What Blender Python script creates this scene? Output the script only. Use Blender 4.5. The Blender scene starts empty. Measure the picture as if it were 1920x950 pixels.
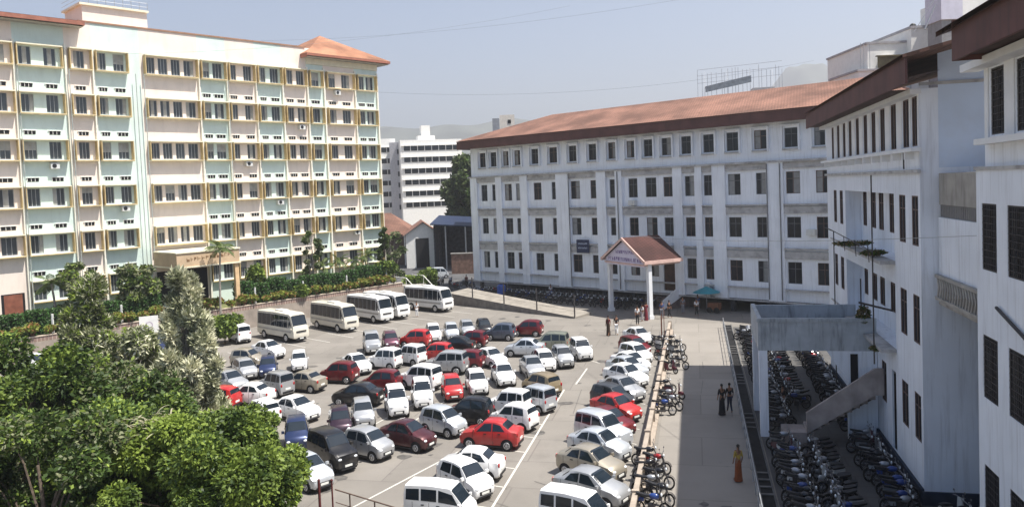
import bpy, bmesh, math, random
from mathutils import Vector, Matrix
R = math.radians
rnd = random.Random(7)
sc = bpy.context.scene
C = sc.collection
# ------------------------------------------------------------ camera
pit, rol = R(2.77), R(-2.31)
fw = Vector((0, math.cos(pit), -math.sin(pit)))
dn = Vector((0, -math.sin(pit), -math.cos(pit)))
X = Vector((1, 0, 0))
cr, sr = math.cos(rol), math.sin(rol)
right = X*cr - dn*sr
down = X*sr + dn*cr
cam = bpy.data.cameras.new('camera'); cam.sensor_width = 36; cam.lens = 27.75
cam.shift_y = -52/1920; cam.clip_start = .3; cam.clip_end = 20000
camo = bpy.data.objects.new('camera', cam); C.objects.link(camo)
m = Matrix.Identity(4)
for i in range(3):
    m[i][0] = right[i]; m[i][1] = -down[i]; m[i][2] = -fw[i]
m[2][3] = 13.5
camo.matrix_world = m
sc.camera = camo
# ------------------------------------------------------------ light
SUN_EL, SUN_AZ = 64, 110
world = bpy.data.worlds.new('World'); sc.world = world; world.use_nodes = True
nt = world.node_tree; nt.nodes.clear()
wo = nt.nodes.new('ShaderNodeOutputWorld'); bg = nt.nodes.new('ShaderNodeBackground')
sky = nt.nodes.new('ShaderNodeTexSky'); sky.sky_type = 'NISHITA'; sky.sun_disc = False
sky.sun_elevation = R(SUN_EL); sky.sun_rotation = R(SUN_AZ)
sky.air_density = .8; sky.dust_density = 2.2; sky.ozone_density = 1.6; sky.altitude = 500
bg.inputs[1].default_value = .093
nt.links.new(sky.outputs[0], bg.inputs[0]); nt.links.new(bg.outputs[0], wo.inputs[0])
sun = bpy.data.lights.new('sun', 'SUN'); sun.energy = 5.0; sun.angle = R(.5); sun.color = (1, .955, .885)
suno = bpy.data.objects.new('sun', sun); C.objects.link(suno)
sd = Vector((math.sin(R(SUN_AZ))*math.cos(R(SUN_EL)), math.cos(R(SUN_AZ))*math.cos(R(SUN_EL)), math.sin(R(SUN_EL))))
suno.rotation_euler = sd.to_track_quat('Z', 'Y').to_euler()
vs = sc.view_settings; vs.view_transform = 'Standard'; vs.look = 'None'; vs.exposure = 1.0; vs.gamma = 1
sc.cycles.use_denoising = True
sc.cycles.max_bounces = 6; sc.cycles.transparent_max_bounces = 6
# ------------------------------------------------------------ materials
MATS = {}
def mat(name, col, rough=.8, var=.08, scale=2.0, metal=0, spec=.3, dirt=0, dirtcol=(.12, .115, .1), dscale=(1.2, 1.2, .18), bump=0, coat=0, hue=None, emit=None):
    if name in MATS: return MATS[name]
    m = bpy.data.materials.new(name); m.use_nodes = True; t = m.node_tree; N = t.nodes; L = t.links
    b = N['Principled BSDF']; b.inputs['Roughness'].default_value = rough; b.inputs['Metallic'].default_value = metal
    b.inputs['Specular IOR Level'].default_value = spec; b.inputs['Coat Weight'].default_value = coat
    b.inputs['Coat Roughness'].default_value = .08
    tc = N.new('ShaderNodeTexCoord')
    n = N.new('ShaderNodeTexNoise'); n.inputs['Scale'].default_value = scale; n.inputs['Detail'].default_value = 5
    L.new(tc.outputs['Object'], n.inputs['Vector'])
    mx = N.new('ShaderNodeMix'); mx.data_type = 'RGBA'
    c2 = hue or col
    mx.inputs[6].default_value = (*[min(1, c*(1-var)) for c in col], 1)
    mx.inputs[7].default_value = (*[min(1, c*(1+var)) for c in c2], 1)
    mr = N.new('ShaderNodeMapRange'); mr.inputs[1].default_value = .35; mr.inputs[2].default_value = .65
    L.new(n.outputs[0], mr.inputs[0]); L.new(mr.outputs[0], mx.inputs[0])
    out = mx.outputs[2]
    if dirt:
        mp = N.new('ShaderNodeMapping'); mp.inputs['Scale'].default_value = dscale; L.new(tc.outputs['Object'], mp.inputs[0])
        n2 = N.new('ShaderNodeTexNoise'); n2.inputs['Scale'].default_value = 1.6; n2.inputs['Detail'].default_value = 7; n2.inputs['Roughness'].default_value = .65
        L.new(mp.outputs[0], n2.inputs['Vector'])
        r2 = N.new('ShaderNodeMapRange'); r2.inputs[1].default_value = .5; r2.inputs[2].default_value = .78; r2.inputs[4].default_value = dirt
        L.new(n2.outputs[0], r2.inputs[0])
        m2 = N.new('ShaderNodeMix'); m2.data_type = 'RGBA'; m2.inputs[7].default_value = (*dirtcol, 1)
        L.new(r2.outputs[0], m2.inputs[0]); L.new(out, m2.inputs[6]); out = m2.outputs[2]
    L.new(out, b.inputs['Base Color'])
    if bump:
        bp = N.new('ShaderNodeBump'); bp.inputs['Strength'].default_value = bump; bp.inputs['Distance'].default_value = .03
        n3 = N.new('ShaderNodeTexNoise'); n3.inputs['Scale'].default_value = scale*8; n3.inputs['Detail'].default_value = 4
        L.new(tc.outputs['Object'], n3.inputs['Vector']); L.new(n3.outputs[0], bp.inputs['Height']); L.new(bp.outputs[0], b.inputs['Normal'])
    MATS[name] = m
    return m
def slabmat(name, col, sx, sy, gap=.03, var=.1, line=(.12, .11, .1), rot=0, rough=.85, stain=.25, off=.5):
    m = mat(name, col, rough, var, .25, dirt=stain, dirtcol=tuple(c*.55 for c in col), dscale=(.25, .25, .25), bump=.15)
    t = m.node_tree; N = t.nodes; L = t.links; b = N['Principled BSDF']
    src = b.inputs['Base Color'].links[0].from_socket
    tc = N.new('ShaderNodeTexCoord'); mp = N.new('ShaderNodeMapping'); mp.inputs['Rotation'].default_value = (0, 0, rot)
    L.new(tc.outputs['Object'], mp.inputs[0])
    br = N.new('ShaderNodeTexBrick'); br.offset = off
    br.inputs['Color1'].default_value = (1, 1, 1, 1); br.inputs['Color2'].default_value = (.86, .86, .86, 1); br.inputs['Mortar'].default_value = (*[l/c for l, c in zip(line, col)], 1)
    br.inputs['Scale'].default_value = 1; br.inputs['Mortar Size'].default_value = gap; br.inputs['Brick Width'].default_value = sx; br.inputs['Row Height'].default_value = sy
    br.inputs['Mortar Smooth'].default_value = .1
    L.new(mp.outputs[0], br.inputs['Vector'])
    sn = N.new('ShaderNodeTexNoise'); sn.inputs['Scale'].default_value = .9; sn.inputs['Detail'].default_value = 9; sn.inputs['Roughness'].default_value = .7; L.new(tc.outputs['Object'], sn.inputs['Vector'])
    sr2 = N.new('ShaderNodeMapRange'); sr2.inputs[1].default_value = .62; sr2.inputs[2].default_value = .72; sr2.inputs[3].default_value = 1; sr2.inputs[4].default_value = 1-stain*.9; L.new(sn.outputs[0], sr2.inputs[0])
    ms = N.new('ShaderNodeMix'); ms.data_type = 'RGBA'; ms.blend_type = 'MULTIPLY'; ms.inputs[0].default_value = 1; L.new(src, ms.inputs[6]); L.new(sr2.outputs[0], ms.inputs[7]); src = ms.outputs[2]
    mu = N.new('ShaderNodeMix'); mu.data_type = 'RGBA'; mu.blend_type = 'MULTIPLY'; mu.inputs[0].default_value = 1
    L.new(src, mu.inputs[6]); L.new(br.outputs[0], mu.inputs[7]); L.new(mu.outputs[2], b.inputs['Base Color'])
    return m
def leafmat(name, col, col2, var=.25, scale=1.2, rough=.55, trans=.25):
    if name in MATS: return MATS[name]
    m = mat(name, col, rough, var, scale, hue=col2, spec=.35)
    b = m.node_tree.nodes['Principled BSDF']
    N = m.node_tree.nodes; L = m.node_tree.links
    tr = N.new('ShaderNodeBsdfTranslucent'); mixs = N.new('ShaderNodeMixShader'); mixs.inputs[0].default_value = trans
    L.new(b.inputs['Base Color'].links[0].from_socket, tr.inputs[0])
    L.new(b.outputs[0], mixs.inputs[1]); L.new(tr.outputs[0], mixs.inputs[2])
    L.new(mixs.outputs[0], N['Material Output'].inputs[0])
    return m
def glassmat(name, col=(.02, .028, .035), rough=.08, spec=.6):
    return mat(name, col, rough, .3, .6, spec=spec)
WH = mat('white paint', (.72, .73, .74), .6, .04)
DARK = mat('dark void', (.012, .012, .014), .9, .1)
GL = glassmat('window glass', (.018, .022, .028), .15, .22)
GLD = glassmat('dim window glass', (.018, .022, .028), .25, .12)
GLA = glassmat('hostel window glass', (.055, .065, .075), .2, .4)
GLC = glassmat('car glass', (.012, .019, .027), .06, .5)
def ordw(n): return ('first second third fourth fifth sixth seventh eighth ninth tenth eleventh twelfth thirteenth fourteenth fifteenth sixteenth seventeenth eighteenth nineteenth twentieth'.split()+['twenty '+w for w in 'first second third fourth fifth sixth seventh eighth ninth'.split()]+['thirtieth']+['thirty '+w for w in 'first second third fourth fifth sixth seventh eighth ninth'.split()]+['fortieth']+['forty '+w for w in 'first second third fourth fifth sixth seventh eighth ninth'.split()])[n]
RUB = mat('rubber', (.018, .018, .018), .85, .1)
RIM = mat('rim alloy', (.55, .56, .58), .35, .1, metal=.7)
CHR = mat('chrome', (.22, .22, .23), .3, .05, metal=.9)
BLK = mat('black plastic', (.02, .02, .022), .5, .1)
LMP = mat('lamp lens', (.75, .78, .8), .1, .05, spec=.8)
TLM = mat('tail lens', (.35, .01, .012), .15, .1, spec=.8)
PLT = mat('number plate', (.7, .7, .66), .5, .03)
STL = mat('galvanised steel', (.35, .36, .37), .5, .1, metal=.4)
IRN = mat('dark iron', (.05, .045, .045), .6, .2)
CON = mat('weathered concrete', (.36, .34, .31), .9, .12, 1.5, dirt=.7, bump=.3)
# ------------------------------------------------------------ mesh helpers
class MB:
    def __init__(s, ox=0): s.v = []; s.f = []; s.m = []; s.ox = ox
    def poly(s, pts, m=0):
        i = len(s.v); s.v += [(p[0]-s.ox, p[1], p[2]) for p in pts]; s.f.append(tuple(range(i, i+len(pts)))); s.m.append(m)
    def box(s, x0, x1, y0, y1, z0, z1, m=0):
        if x1 < x0: x0, x1 = x1, x0
        if y1 < y0: y0, y1 = y1, y0
        i = len(s.v); o = s.ox
        s.v += [(x-o, y, z) for z in (z0, z1) for x, y in ((x0, y0), (x1, y0), (x1, y1), (x0, y1))]
        for f in ((3, 2, 1, 0), (4, 5, 6, 7), (0, 1, 5, 4), (1, 2, 6, 5), (2, 3, 7, 6), (3, 0, 4, 7)):
            s.f.append(tuple(i+k for k in f)); s.m.append(m)
    def tube(s, p0, p1, r0, r1=None, n=8, m=0, cap=True):
        r1 = r0 if r1 is None else r1
        p0 = Vector(p0); p1 = Vector(p1); d = (p1-p0)
        if d.length < 1e-6: return
        d.normalize(); a = d.orthogonal().normalized(); b = d.cross(a); i = len(s.v)
        for p, r in ((p0, r0), (p1, r1)):
            for k in range(n):
                t = 2*math.pi*k/n; q = p+(a*math.cos(t)+b*math.sin(t))*r; s.v.append((q.x-s.ox, q.y, q.z))
        for k in range(n):
            s.f.append((i+k, i+(k+1) % n, i+n+(k+1) % n, i+n+k)); s.m.append(m)
        if cap:
            s.f.append(tuple(i+n-1-k for k in range(n))); s.m.append(m); s.f.append(tuple(i+n+k for k in range(n))); s.m.append(m)
    def path(s, pts, r, n=6, m=0):
        for a, b in zip(pts, pts[1:]): s.tube(a, b, r, r, n, m)
    def ring(s, rows, m=0, close=True, capends=True):
        i = len(s.v); n = len(rows[0])
        for r in rows: s.v += [(p[0]-s.ox, p[1], p[2]) for p in r]
        for a in range(len(rows)-1):
            for k in range(n if close else n-1):
                s.f.append((i+a*n+k, i+a*n+(k+1) % n, i+(a+1)*n+(k+1) % n, i+(a+1)*n+k)); s.m.append(m)
        if capends:
            s.f.append(tuple(i+n-1-k for k in range(n))); s.m.append(m)
            j = i+(len(rows)-1)*n; s.f.append(tuple(j+k for k in range(n))); s.m.append(m)
    def ball(s, c, rx, ry=None, rz=None, nu=10, nv=6, m=0):
        ry = ry or rx; rz = rz or rx
        rows = []
        for a in range(nv+1):
            t = math.pi*a/nv-math.pi/2; q = max(.02, math.cos(t))
            rows.append([(c[0]+rx*q*math.cos(2*math.pi*k/nu), c[1]+ry*q*math.sin(2*math.pi*k/nu), c[2]+rz*math.sin(t)) for k in range(nu)])
        s.ring(rows, m)
    def build(s, name, mats, parent=None, smooth=None, loc=None, rz=0):
        me = bpy.data.meshes.new(name); me.from_pydata(s.v, [], s.f)
        if not isinstance(mats, (list, tuple)): mats = [mats]
        for mm in mats: me.materials.append(mm)
        me.polygons.foreach_set('material_index', s.m)
        if smooth is not None:
            b = bmesh.new(); b.from_mesh(me); bmesh.ops.remove_doubles(b, verts=b.verts, dist=1e-4)
            bmesh.ops.recalc_face_normals(b, faces=b.faces)
            for f in b.faces: f.smooth = True
            for e in b.edges: e.smooth = len(e.link_faces) == 2 and e.calc_face_angle(3) < R(smooth)
            b.to_mesh(me); b.free()
        me.update()
        o = bpy.data.objects.new(name, me); C.objects.link(o)
        if parent: o.parent = parent
        if loc: o.location = loc
        if rz: o.rotation_euler.z = rz
        return o
def thing(name, label, cat, loc=(0, 0, 0), rz=0, group=None):
    o = bpy.data.objects.new(name, None); C.objects.link(o); o.location = loc; o.rotation_euler = (0, 0, rz)
    o.empty_display_size = .3
    return tag(o, label, cat, group)
def tag(o, label, cat, group=None):
    o['label'] = label; o['category'] = cat
    if group: o['group'] = group
    return o
def struct(o, kind='structure'): o['kind'] = kind; return o
def dup(root, loc=None, rz=None, label=None, group=None, scale=None):
    def cp(o, par):
        c = o.copy(); C.objects.link(c)
        if par: c.parent = par
        for ch in KIDS.get(o.name, []) or o.children: cp(ch, c)
        return c
    r = cp(root, None)
    if loc is not None: r.location = loc
    if rz is not None: r.rotation_euler.z = rz
    if label: r['label'] = label
    if group: r['group'] = group
    if scale: r.scale = scale if isinstance(scale, tuple) else (scale,)*3
    return r
KIDS = {}
def frame(az, v0, uc=0):        # x runs along the front, -y faces outward
    a = R(az); u = Vector((math.sin(a), math.cos(a), 0)); n = Vector((math.cos(a), -math.sin(a), 0))
    return u*uc + n*v0, math.pi/2-a
def holes_wall(mb, x0, x1, z0, z1, holes, y=0, depth=.25, mf=None, sill=True):
    xs = sorted({x0, x1, *[h[0] for h in holes], *[h[1] for h in holes]}); xs = [x for x in xs if x0 <= x <= x1]
    zs = sorted({z0, z1, *[h[2] for h in holes], *[h[3] for h in holes]}); zs = [z for z in zs if z0 <= z <= z1]
    for a, b in zip(xs, xs[1:]):
        cx = (a+b)/2; run = None
        cols = [h for h in holes if h[0] < cx < h[1]]
        for c, d in zip(zs, zs[1:]):
            cz = (c+d)/2
            if any(h[2] < cz < h[3] for h in cols):
                if run: mb.poly([(a, y, run[0]), (b, y, run[0]), (b, y, run[1]), (a, y, run[1])], mf(cx) if mf else 0); run = None
            else:
                run = (run[0], d) if run else (c, d)
        if run: mb.poly([(a, y, run[0]), (b, y, run[0]), (b, y, run[1]), (a, y, run[1])], mf(cx) if mf else 0)
    for a, b, c, d in [h[:4] for h in holes]:
        k = mf((a+b)/2) if mf else 0; e = y+depth
        mb.poly([(a, y, c), (a, e, c), (b, e, c), (b, y, c)], k); mb.poly([(a, y, d), (b, y, d), (b, e, d), (a, e, d)], k)
        mb.poly([(a, y, c), (a, y, d), (a, e, d), (a, e, c)], k); mb.poly([(b, y, c), (b, e, c), (b, e, d), (b, y, d)], k)
def window(par, x0, x1, z0, z1, y, fm, gm=None, nx=2, transom=.7, t=.05, ox=0, name='window', curt=None, extra=None):
    f = MB(ox)
    f.box(x0, x1, y-.03, y+.05, z0, z0+t); f.box(x0, x1, y-.03, y+.05, z1-t, z1)
    f.box(x0, x0+t, y-.03, y+.05, z0+t, z1-t); f.box(x1-t, x1, y-.03, y+.05, z0+t, z1-t)
    for k in range(1, nx):
        x = x0+(x1-x0)*k/nx; f.box(x-t*.5, x+t*.5, y-.025, y+.045, z0+t, z1-t)
    if transom:
        zt = z0+(z1-z0)*transom; f.box(x0+t, x1-t, y-.02, y+.04, zt-t*.45, zt+t*.45)
    if extra: extra(f)
    w = f.build(name, fm, par)
    g = MB(ox); g.poly([(x0+t*.5, y+.01, z0+t*.5), (x1-t*.5, y+.01, z0+t*.5), (x1-t*.5, y+.01, z1-t*.5), (x0+t*.5, y+.01, z1-t*.5)])
    mats = [gm or GL]
    if curt:
        side, frac = curt; mats.append(mat('curtain cloth', (.26, .26, .25), .9, .1))
        xa, xb = (x0+t, x0+t+(x1-x0)*frac) if side < 0 else (x1-t-(x1-x0)*frac, x1-t)
        g.poly([(xa, y-.002, z0+t), (xb, y-.002, z0+t), (xb, y-.002, z1-t), (xa, y-.002, z1-t)], 1)
    g.build('pane', mats, w)
    return w
# ------------------------------------------------------------ ground
AZC = 13.1
uC = Vector((math.sin(R(AZC)), math.cos(R(AZC)), 0)); vC = Vector((math.cos(R(AZC)), -math.sin(R(AZC)), 0))
def UV(u, v, z=0): p = uC*u+vC*v; return (p.x, p.y, z)
def sheet(name, pts, m, z):
    b = MB(); b.poly([(p[0], p[1], z) for p in pts]); return struct(b.build(name, m))
LOT = slabmat('lot concrete', (.225, .207, .183), 4.2, 3.4, .035, .07, (.16, .145, .13), R(AZC), stain=.5)
WALK = slabmat('walkway concrete', (.262, .24, .212), 5.0, 4.2, .03, .05, (.19, .172, .15), R(AZC), stain=.35)
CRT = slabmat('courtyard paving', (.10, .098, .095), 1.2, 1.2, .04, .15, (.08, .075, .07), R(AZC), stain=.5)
DUST = mat('dusty earth', (.24, .2, .15), .95, .2, .05, dirt=.4, dirtcol=(.1, .11, .05), dscale=(.02, .02, .02))
g = MB(); g.poly([(-5000, -400, -.06), (5000, -400, -.06), (5000, 7000, -.06), (-5000, 7000, -.06)]); struct(g.build('ground', DUST))
sheet('parking_lot', [(-75, 12), (40, 12), (60, 150), (-30, 170), (-75, 100)], LOT, 0)
sheet('walkway', [UV(5, -2.2), UV(5, 2.3), UV(76, 2.3), UV(76, -2.2)], WALK, .005)
sheet('courtyard', [UV(5, 3.05), UV(5, 8.9), UV(74, 12), UV(74, 3.05)], CRT, .006)
SOIL = mat('planted soil', (.09, .075, .045), .95, .3, .6, dirt=.6, dirtcol=(.03, .05, .015), dscale=(.5, .5, .5))
sheet('planted_ground', [(-60, 14), (-5.5, 14), (-9.5, 31.5), (-17.5, 44), (-26, 55), (-40, 58), (-60, 58)], SOIL, .007)
ASP = mat('road asphalt', (.085, .085, .088), .9, .15, .4, dirt=.4, dirtcol=(.16, .15, .13), dscale=(.2, .2, .2))
sheet('road', [(-40, 118), (14, 96), (20, 104), (-10, 150), (-36, 172), (-50, 160)], ASP, .009)
LINE = mat('lane paint', (.55, .53, .48), .7, .1, 3, dirt=.5, dirtcol=(.36, .33, .29), dscale=(2, 2, 2))
def line(b, p, q, w=.11, z=.012):
    p = Vector((p[0], p[1], z)); q = Vector((q[0], q[1], z)); d = (q-p).normalized(); s = Vector((-d.y, d.x, 0))*w/2
    b.poly([p+s, p-s, q-s, q+s])
b = MB(); line(b, (-1.75, 31), (3.02, 51.73)); line(b, (5.1, 57.5), (3.9, 53)); line(b, (-7.9, 32.6), (-3.1, 40.4), .1)
for k in range(9):
    p = Vector((-1.6, 31.6, 0))+Vector((.224, .975, 0))*(k*2.35+1.2); line(b, p, p+Vector((-.9, .43, 0))*3.6, .09)
for k in range(12):
    p = Vector((-25.5, 69, 0))+Vector((.683, .73, 0))*(k*2.6); line(b, p, p+Vector((.73, -.683, 0))*4.2, .09)
for k in range(12):
    p = UV(33+k*2.5, -3.3); line(b, p, Vector(p)+Vector((-.72, .69, 0))*3.4, .08)
for p, q in [((-9.2, 44), (-6.6, 50)), ((-6.5, 45.2), (-4.2, 51.5)), ((-4.6, 45.5), (-3.0, 51)), ((-12.5, 41), (-10.4, 47)), ((6.2, 59), (4.2, 62.5))]: line(b, p, q, .09)
struct(b.build('lane_markings', LINE))
b = MB()
for _ in range(150):
    x, y = rnd.uniform(-24, 9), rnd.uniform(31, 82); r = rnd.uniform(.08, .4)*rnd.choice((.5, 1, 1, 1.6)); n = 11
    if x > 9 or (y < 60 and x < -22+(82-y)*.2 and x < -20): continue
    b.poly([(x+r*rnd.uniform(.6, 1.2)*math.cos(k*2*math.pi/n), y+r*rnd.uniform(.6, 1.2)*math.sin(k*2*math.pi/n), .009) for k in range(n)])
for _ in range(26):
    p = UV(rnd.uniform(31, 75), rnd.uniform(-9, 1.8)); a0 = R(13+rnd.choice((0, 0, 90, -60))+rnd.uniform(-5, 5)); L0 = rnd.uniform(2, 6); d = Vector((math.sin(a0), math.cos(a0), 0)); line(b, p, Vector(p)+d*L0, rnd.uniform(.02, .05), .0095)
struct(b.build('oil_stains', mat('oil stain', (.105, .098, .09), .7, .3, 3)))
# hills
def ridge(name, x0, x1, y, hs, m, depth=900):
    n = len(hs); rows = []; K = 12
    for j in range(9):
        row = []; f = math.sin(math.pi*j/8)**.8 if j else 0
        for i in range((n-1)*K+1):
            t = i/K; a = int(min(t, n-2)); s = t-a; s = (1-math.cos(math.pi*s))/2; h = hs[a]+(hs[a+1]-hs[a])*s; h *= 1+.025*math.sin(i*.9+j)+.02*math.sin(i*.37+2*j)
            row.append((x0+(x1-x0)*t/(n-1), y+depth*j/8, h*f))
        rows.append(row)
    b = MB(); b.ring(rows, close=False, capends=False); return struct(b.build(name, m, smooth=180))
HILL = mat('hill scrub', (.10, .11, .09), 1, .3, .01)
ridge('hills', -1900, 1150, 2200, [110, 145, 170, 195, 215, 222, 228, 190, 120, 40], HILL, 700)
ridge('hill_peak', 600, 1770, 2400, [20, 90, 245, 408, 395, 310, 240, 150, 50], HILL)
# ------------------------------------------------------------ building B (long office wing with brown tiled roof)
def tilemat(name, a, b2):
    m = slabmat(name, a, .3, .38, .03, .35, tuple(c*.5 for c in a), 0, .85, .75)
    return m
TILE = tilemat('clay roof tiles', (.25, .13, .092), None)
TILO = tilemat('orange roof tiles', (.40, .19, .11), None)
FASC = mat('maroon fascia boards', (.1, .042, .036), .7, .2, .8, dirt=.6, dirtcol=(.05, .03, .028), dscale=(2.5, 2.5, .2))
WB = mat('weathered white wall', (.77, .795, .83), .85, .05, .5, dirt=.38, dirtcol=(.28, .265, .25), dscale=(3.0, 3.0, .2), bump=.1)
WBT = mat('stained ledge', (.42, .41, .4), .9, .15, 1.5, dirt=.85, dirtcol=(.1, .095, .09), dscale=(.8, .8, 1.2))
WNF = mat('grey window frame', (.12, .125, .13), .6, .15, dirt=.3)
BRF = mat('brown window frame', (.13, .085, .07), .6, .15)
BO, BR = frame(132.6, -73.486)
BA = thing('office_building', 'long four storey white office block in shade with maroon eaves and brown tiled roof', 'building', BO+Vector((0, 0, 0)), BR)
UCB = -50; a = R(132.6); BA.location = BO+Vector((math.sin(a), math.cos(a), 0))*UCB
b1 = [(-72.83, -71.62), (-70.88, -69.7), (-68.66, -67.58), (-66.72, -65.61), (-63.89, -62.67), (-61.03, -59.72), (-58.03, -56.81), (-55.13, -53.96), (-52.36, -51.3), (-49.86, -48.79), (-47.63, -46.49), (-45.37, -44.16), (-42.98, -41.81), (-40.43, -39.21), (-37.83, -36.55), (-34.9, -33.61), (-31.82, -30.54), (-28.98, -27.95), (-26.2, -25.1)]
b2 = [(-72.78, -71.7), (-70.82, -69.86), (-68.6, -67.37), (-66.66, -65.76), (-63.71, -62.46), (-60.85, -60.07), (-57.93, -56.55), (-55.03, -54.09), (-52.33, -51.47), (-49.78, -48.6), (-47.55, -46.18), (-45.29, -43.97), (-42.7, -41.6), (-40.5, -39.48), (-37.79, -36.43), (-34.79, -33.77), (-31.77, -30.39), (-28.9, -27.65), (-25.9, -24.6)]
rowsB = [(b1, 16.25, 18.1), (b2, 11.85, 13.95), (b2, 7.62, 9.62), (b2, 3.2, 5.3)]
holes = [(p, q, z0, z1) for ws, z0, z1 in rowsB for p, q in ws]
holes = [h for h in holes if not (h[2] < 4 and h[0] in (-45.29,))]+[(-45.6, -43.4, 1.75, 4.9)]
b = MB(UCB)
holes_wall(b, -74.5, -22, 1.46, 18.75, holes, 0, .22)
b.poly([(-74.5, 0, 1.46), (-74.5, 14, 1.46), (-74.5, 14, 18.75), (-74.5, 0, 18.75)])
b.poly([(-22, 0, 1.46), (-22, 0, 18.75), (-22, 14, 18.75), (-22, 14, 1.46)])
b.poly([(-74.5, 14, 1.46), (-22, 14, 1.46), (-22, 14, 18.75), (-74.5, 14, 18.75)])
b.poly([(-74.5, 0, 1.46), (-22, 0, 1.46), (-22, 14, 1.46), (-74.5, 14, 1.46)])
b.build('wall', WB, BA)
b = MB(UCB)
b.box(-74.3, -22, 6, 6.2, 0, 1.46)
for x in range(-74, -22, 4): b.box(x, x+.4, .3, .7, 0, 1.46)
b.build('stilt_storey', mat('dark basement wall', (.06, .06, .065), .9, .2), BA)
b = MB(UCB)
pil = [(-74.5, -73.3), (-69.93, -68.9), (-65.75, -64.56), (-59.98, -58.06), (-54.0, -52.7), (-51.4, -50.5), (-44.0, -42.9), (-41.35, -40.6), (-39.41, -37.97), (-33.6, -31.95), (-27.4, -26.1)]
for p, q in pil: b.box(p, q, -.32, -.002, 1.3, 14.9)
b.build('pilasters', WB, BA)
b = MB(UCB)
b.box(-74.8, -22, -.5, -.002, 14.88, 15.08)
edges = [-73.3]+[e for p in pil[1:] for e in p]+[-22]
for i in range(0, len(edges), 2):
    p, q = edges[i]+.01, edges[i+1]-.01
    if q-p < .9: continue
    for z in (10.75, 6.5, 2.55): b.box(p, q, -.38, -.004, z, z+.13)
    for z in (14.25, 9.95, 5.6): b.box(p, q, -.22, -.004, z, z+.7)
b.box(-74.6, -22, -.36, -.33, 1.3, 1.46)
for p, q in b1: b.box(p-.15, q+.15, -.3, -.004, 16.02, 16.14)
b.build('ledges', WBT, BA)
b = MB(UCB)
for p, q in b1: b.box(p-.28, p-.12, -.28, -.003, 16.0, 18.3); b.box(q+.12, q+.28, -.28, -.003, 16.0, 18.3); b.box(p-.28, q+.28, -.3, -.003, 18.3, 18.42)
b.build('window_surrounds', WB, BA)
CURT = [None, None, (-1, .45), None, None, (1, .5), None]
for ri, (ws, z0, z1) in enumerate(rowsB):
    for i, (p, q) in enumerate(ws):
        if ri == 3 and p == -45.29: continue
        c = CURT[rnd.randrange(7)]
        window(BA, p, q, z0, z1, .14, BRF if rnd.random() < .45 else WNF, GL, 2 if q-p > .95 else 1, .68, .06, UCB, curt=c)
b = MB(UCB); b.box(-45.55, -43.45, .12, .18, 1.76, 4.88); b.build('doorway', mat('dark timber door', (.07, .035, .025), .7, .2), BA)
def hiproof(b, x0, x1, y0, y1, ze, zr, hl, hr, m=0, ym=None):
    ym = (y0+y1)/2 if ym is None else ym
    b.poly([(x0, y0, ze), (x1, y0, ze), (x1-hr, ym, zr), (x0+hl, ym, zr)], m); b.poly([(x1, y1, ze), (x0, y1, ze), (x0+hl, ym, zr), (x1-hr, ym, zr)], m)
    b.poly([(x0, y1, ze), (x0, y0, ze), (x0+hl, ym, zr)], m); b.poly([(x1, y0, ze), (x1, y1, ze), (x1-hr, ym, zr)], m)
b = MB(UCB); hiproof(b, -75.6, -20, -1.6, 15.6, 19.78, 22.8, 9.5, 6); 
ro = b.build('roof', TILE, BA)
b = MB(UCB); b.box(-75.5, -20.1, -1.5, -1.4, 18.68, 19.72); b.box(-75.5, -75.4, -1.4, 15.5, 18.68, 19.72); b.box(-75.4, -20.1, 15.4, 15.5, 18.68, 19.72)
b.build('fascia', FASC, BA)
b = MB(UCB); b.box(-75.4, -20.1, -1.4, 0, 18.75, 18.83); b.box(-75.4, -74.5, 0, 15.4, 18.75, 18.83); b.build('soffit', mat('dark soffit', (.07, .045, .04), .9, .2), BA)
b = MB(UCB)
for x in (-57.95, -51.0, -33.5, -32.2): b.tube((x, -.42, 1.6), (x, -.42, 14.8), .05, n=6)
b.build('drain_pipe', WNF, BA)
b = MB(UCB)
for x, z in [(-49.5, 11.0), (-29.7, 7.9)]: b.box(x, x+.8, -.55, -.01, z, z+.55); b.tube((x+.4, -.56, z+.27), (x+.4, -.6, z+.27), .2, n=12)
b.build('air_conditioner', mat('off white enamel', (.6, .6, .57), .5, .05), BA)
# hanging blue sign on the facade
sg = thing('sign_board', 'dark blue notice board with two pale text rows between the office windows', 'sign', BA.location+Vector((0, 0, 0)), BR)
def onB(x, y, z): return Vector((BO.x, BO.y, z))+Vector((math.sin(a), math.cos(a), 0))*x+Vector((-math.cos(a), math.sin(a), 0))*y
sg.location = onB(-56.1, -.42, 5.55)
b = MB(); b.box(-.9, .9, -.05, .02, 0, 1.55); b.build('board', mat('navy sign enamel', (.02, .03, .075), .4, .1), sg)
b = MB()
for r_, z in ((0, 1.0), (1, .5)):
    x = -.65
    while x < .6:
        w = rnd.uniform(.08, .16); b.box(x, x+w*.75, -.062, -.052, z+rnd.uniform(-.02, .02), z+rnd.uniform(.14, .2)); x += w+.05
b.build('lettering', mat('pale blue lettering', (.4, .45, .55), .5, .1), sg)
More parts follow.
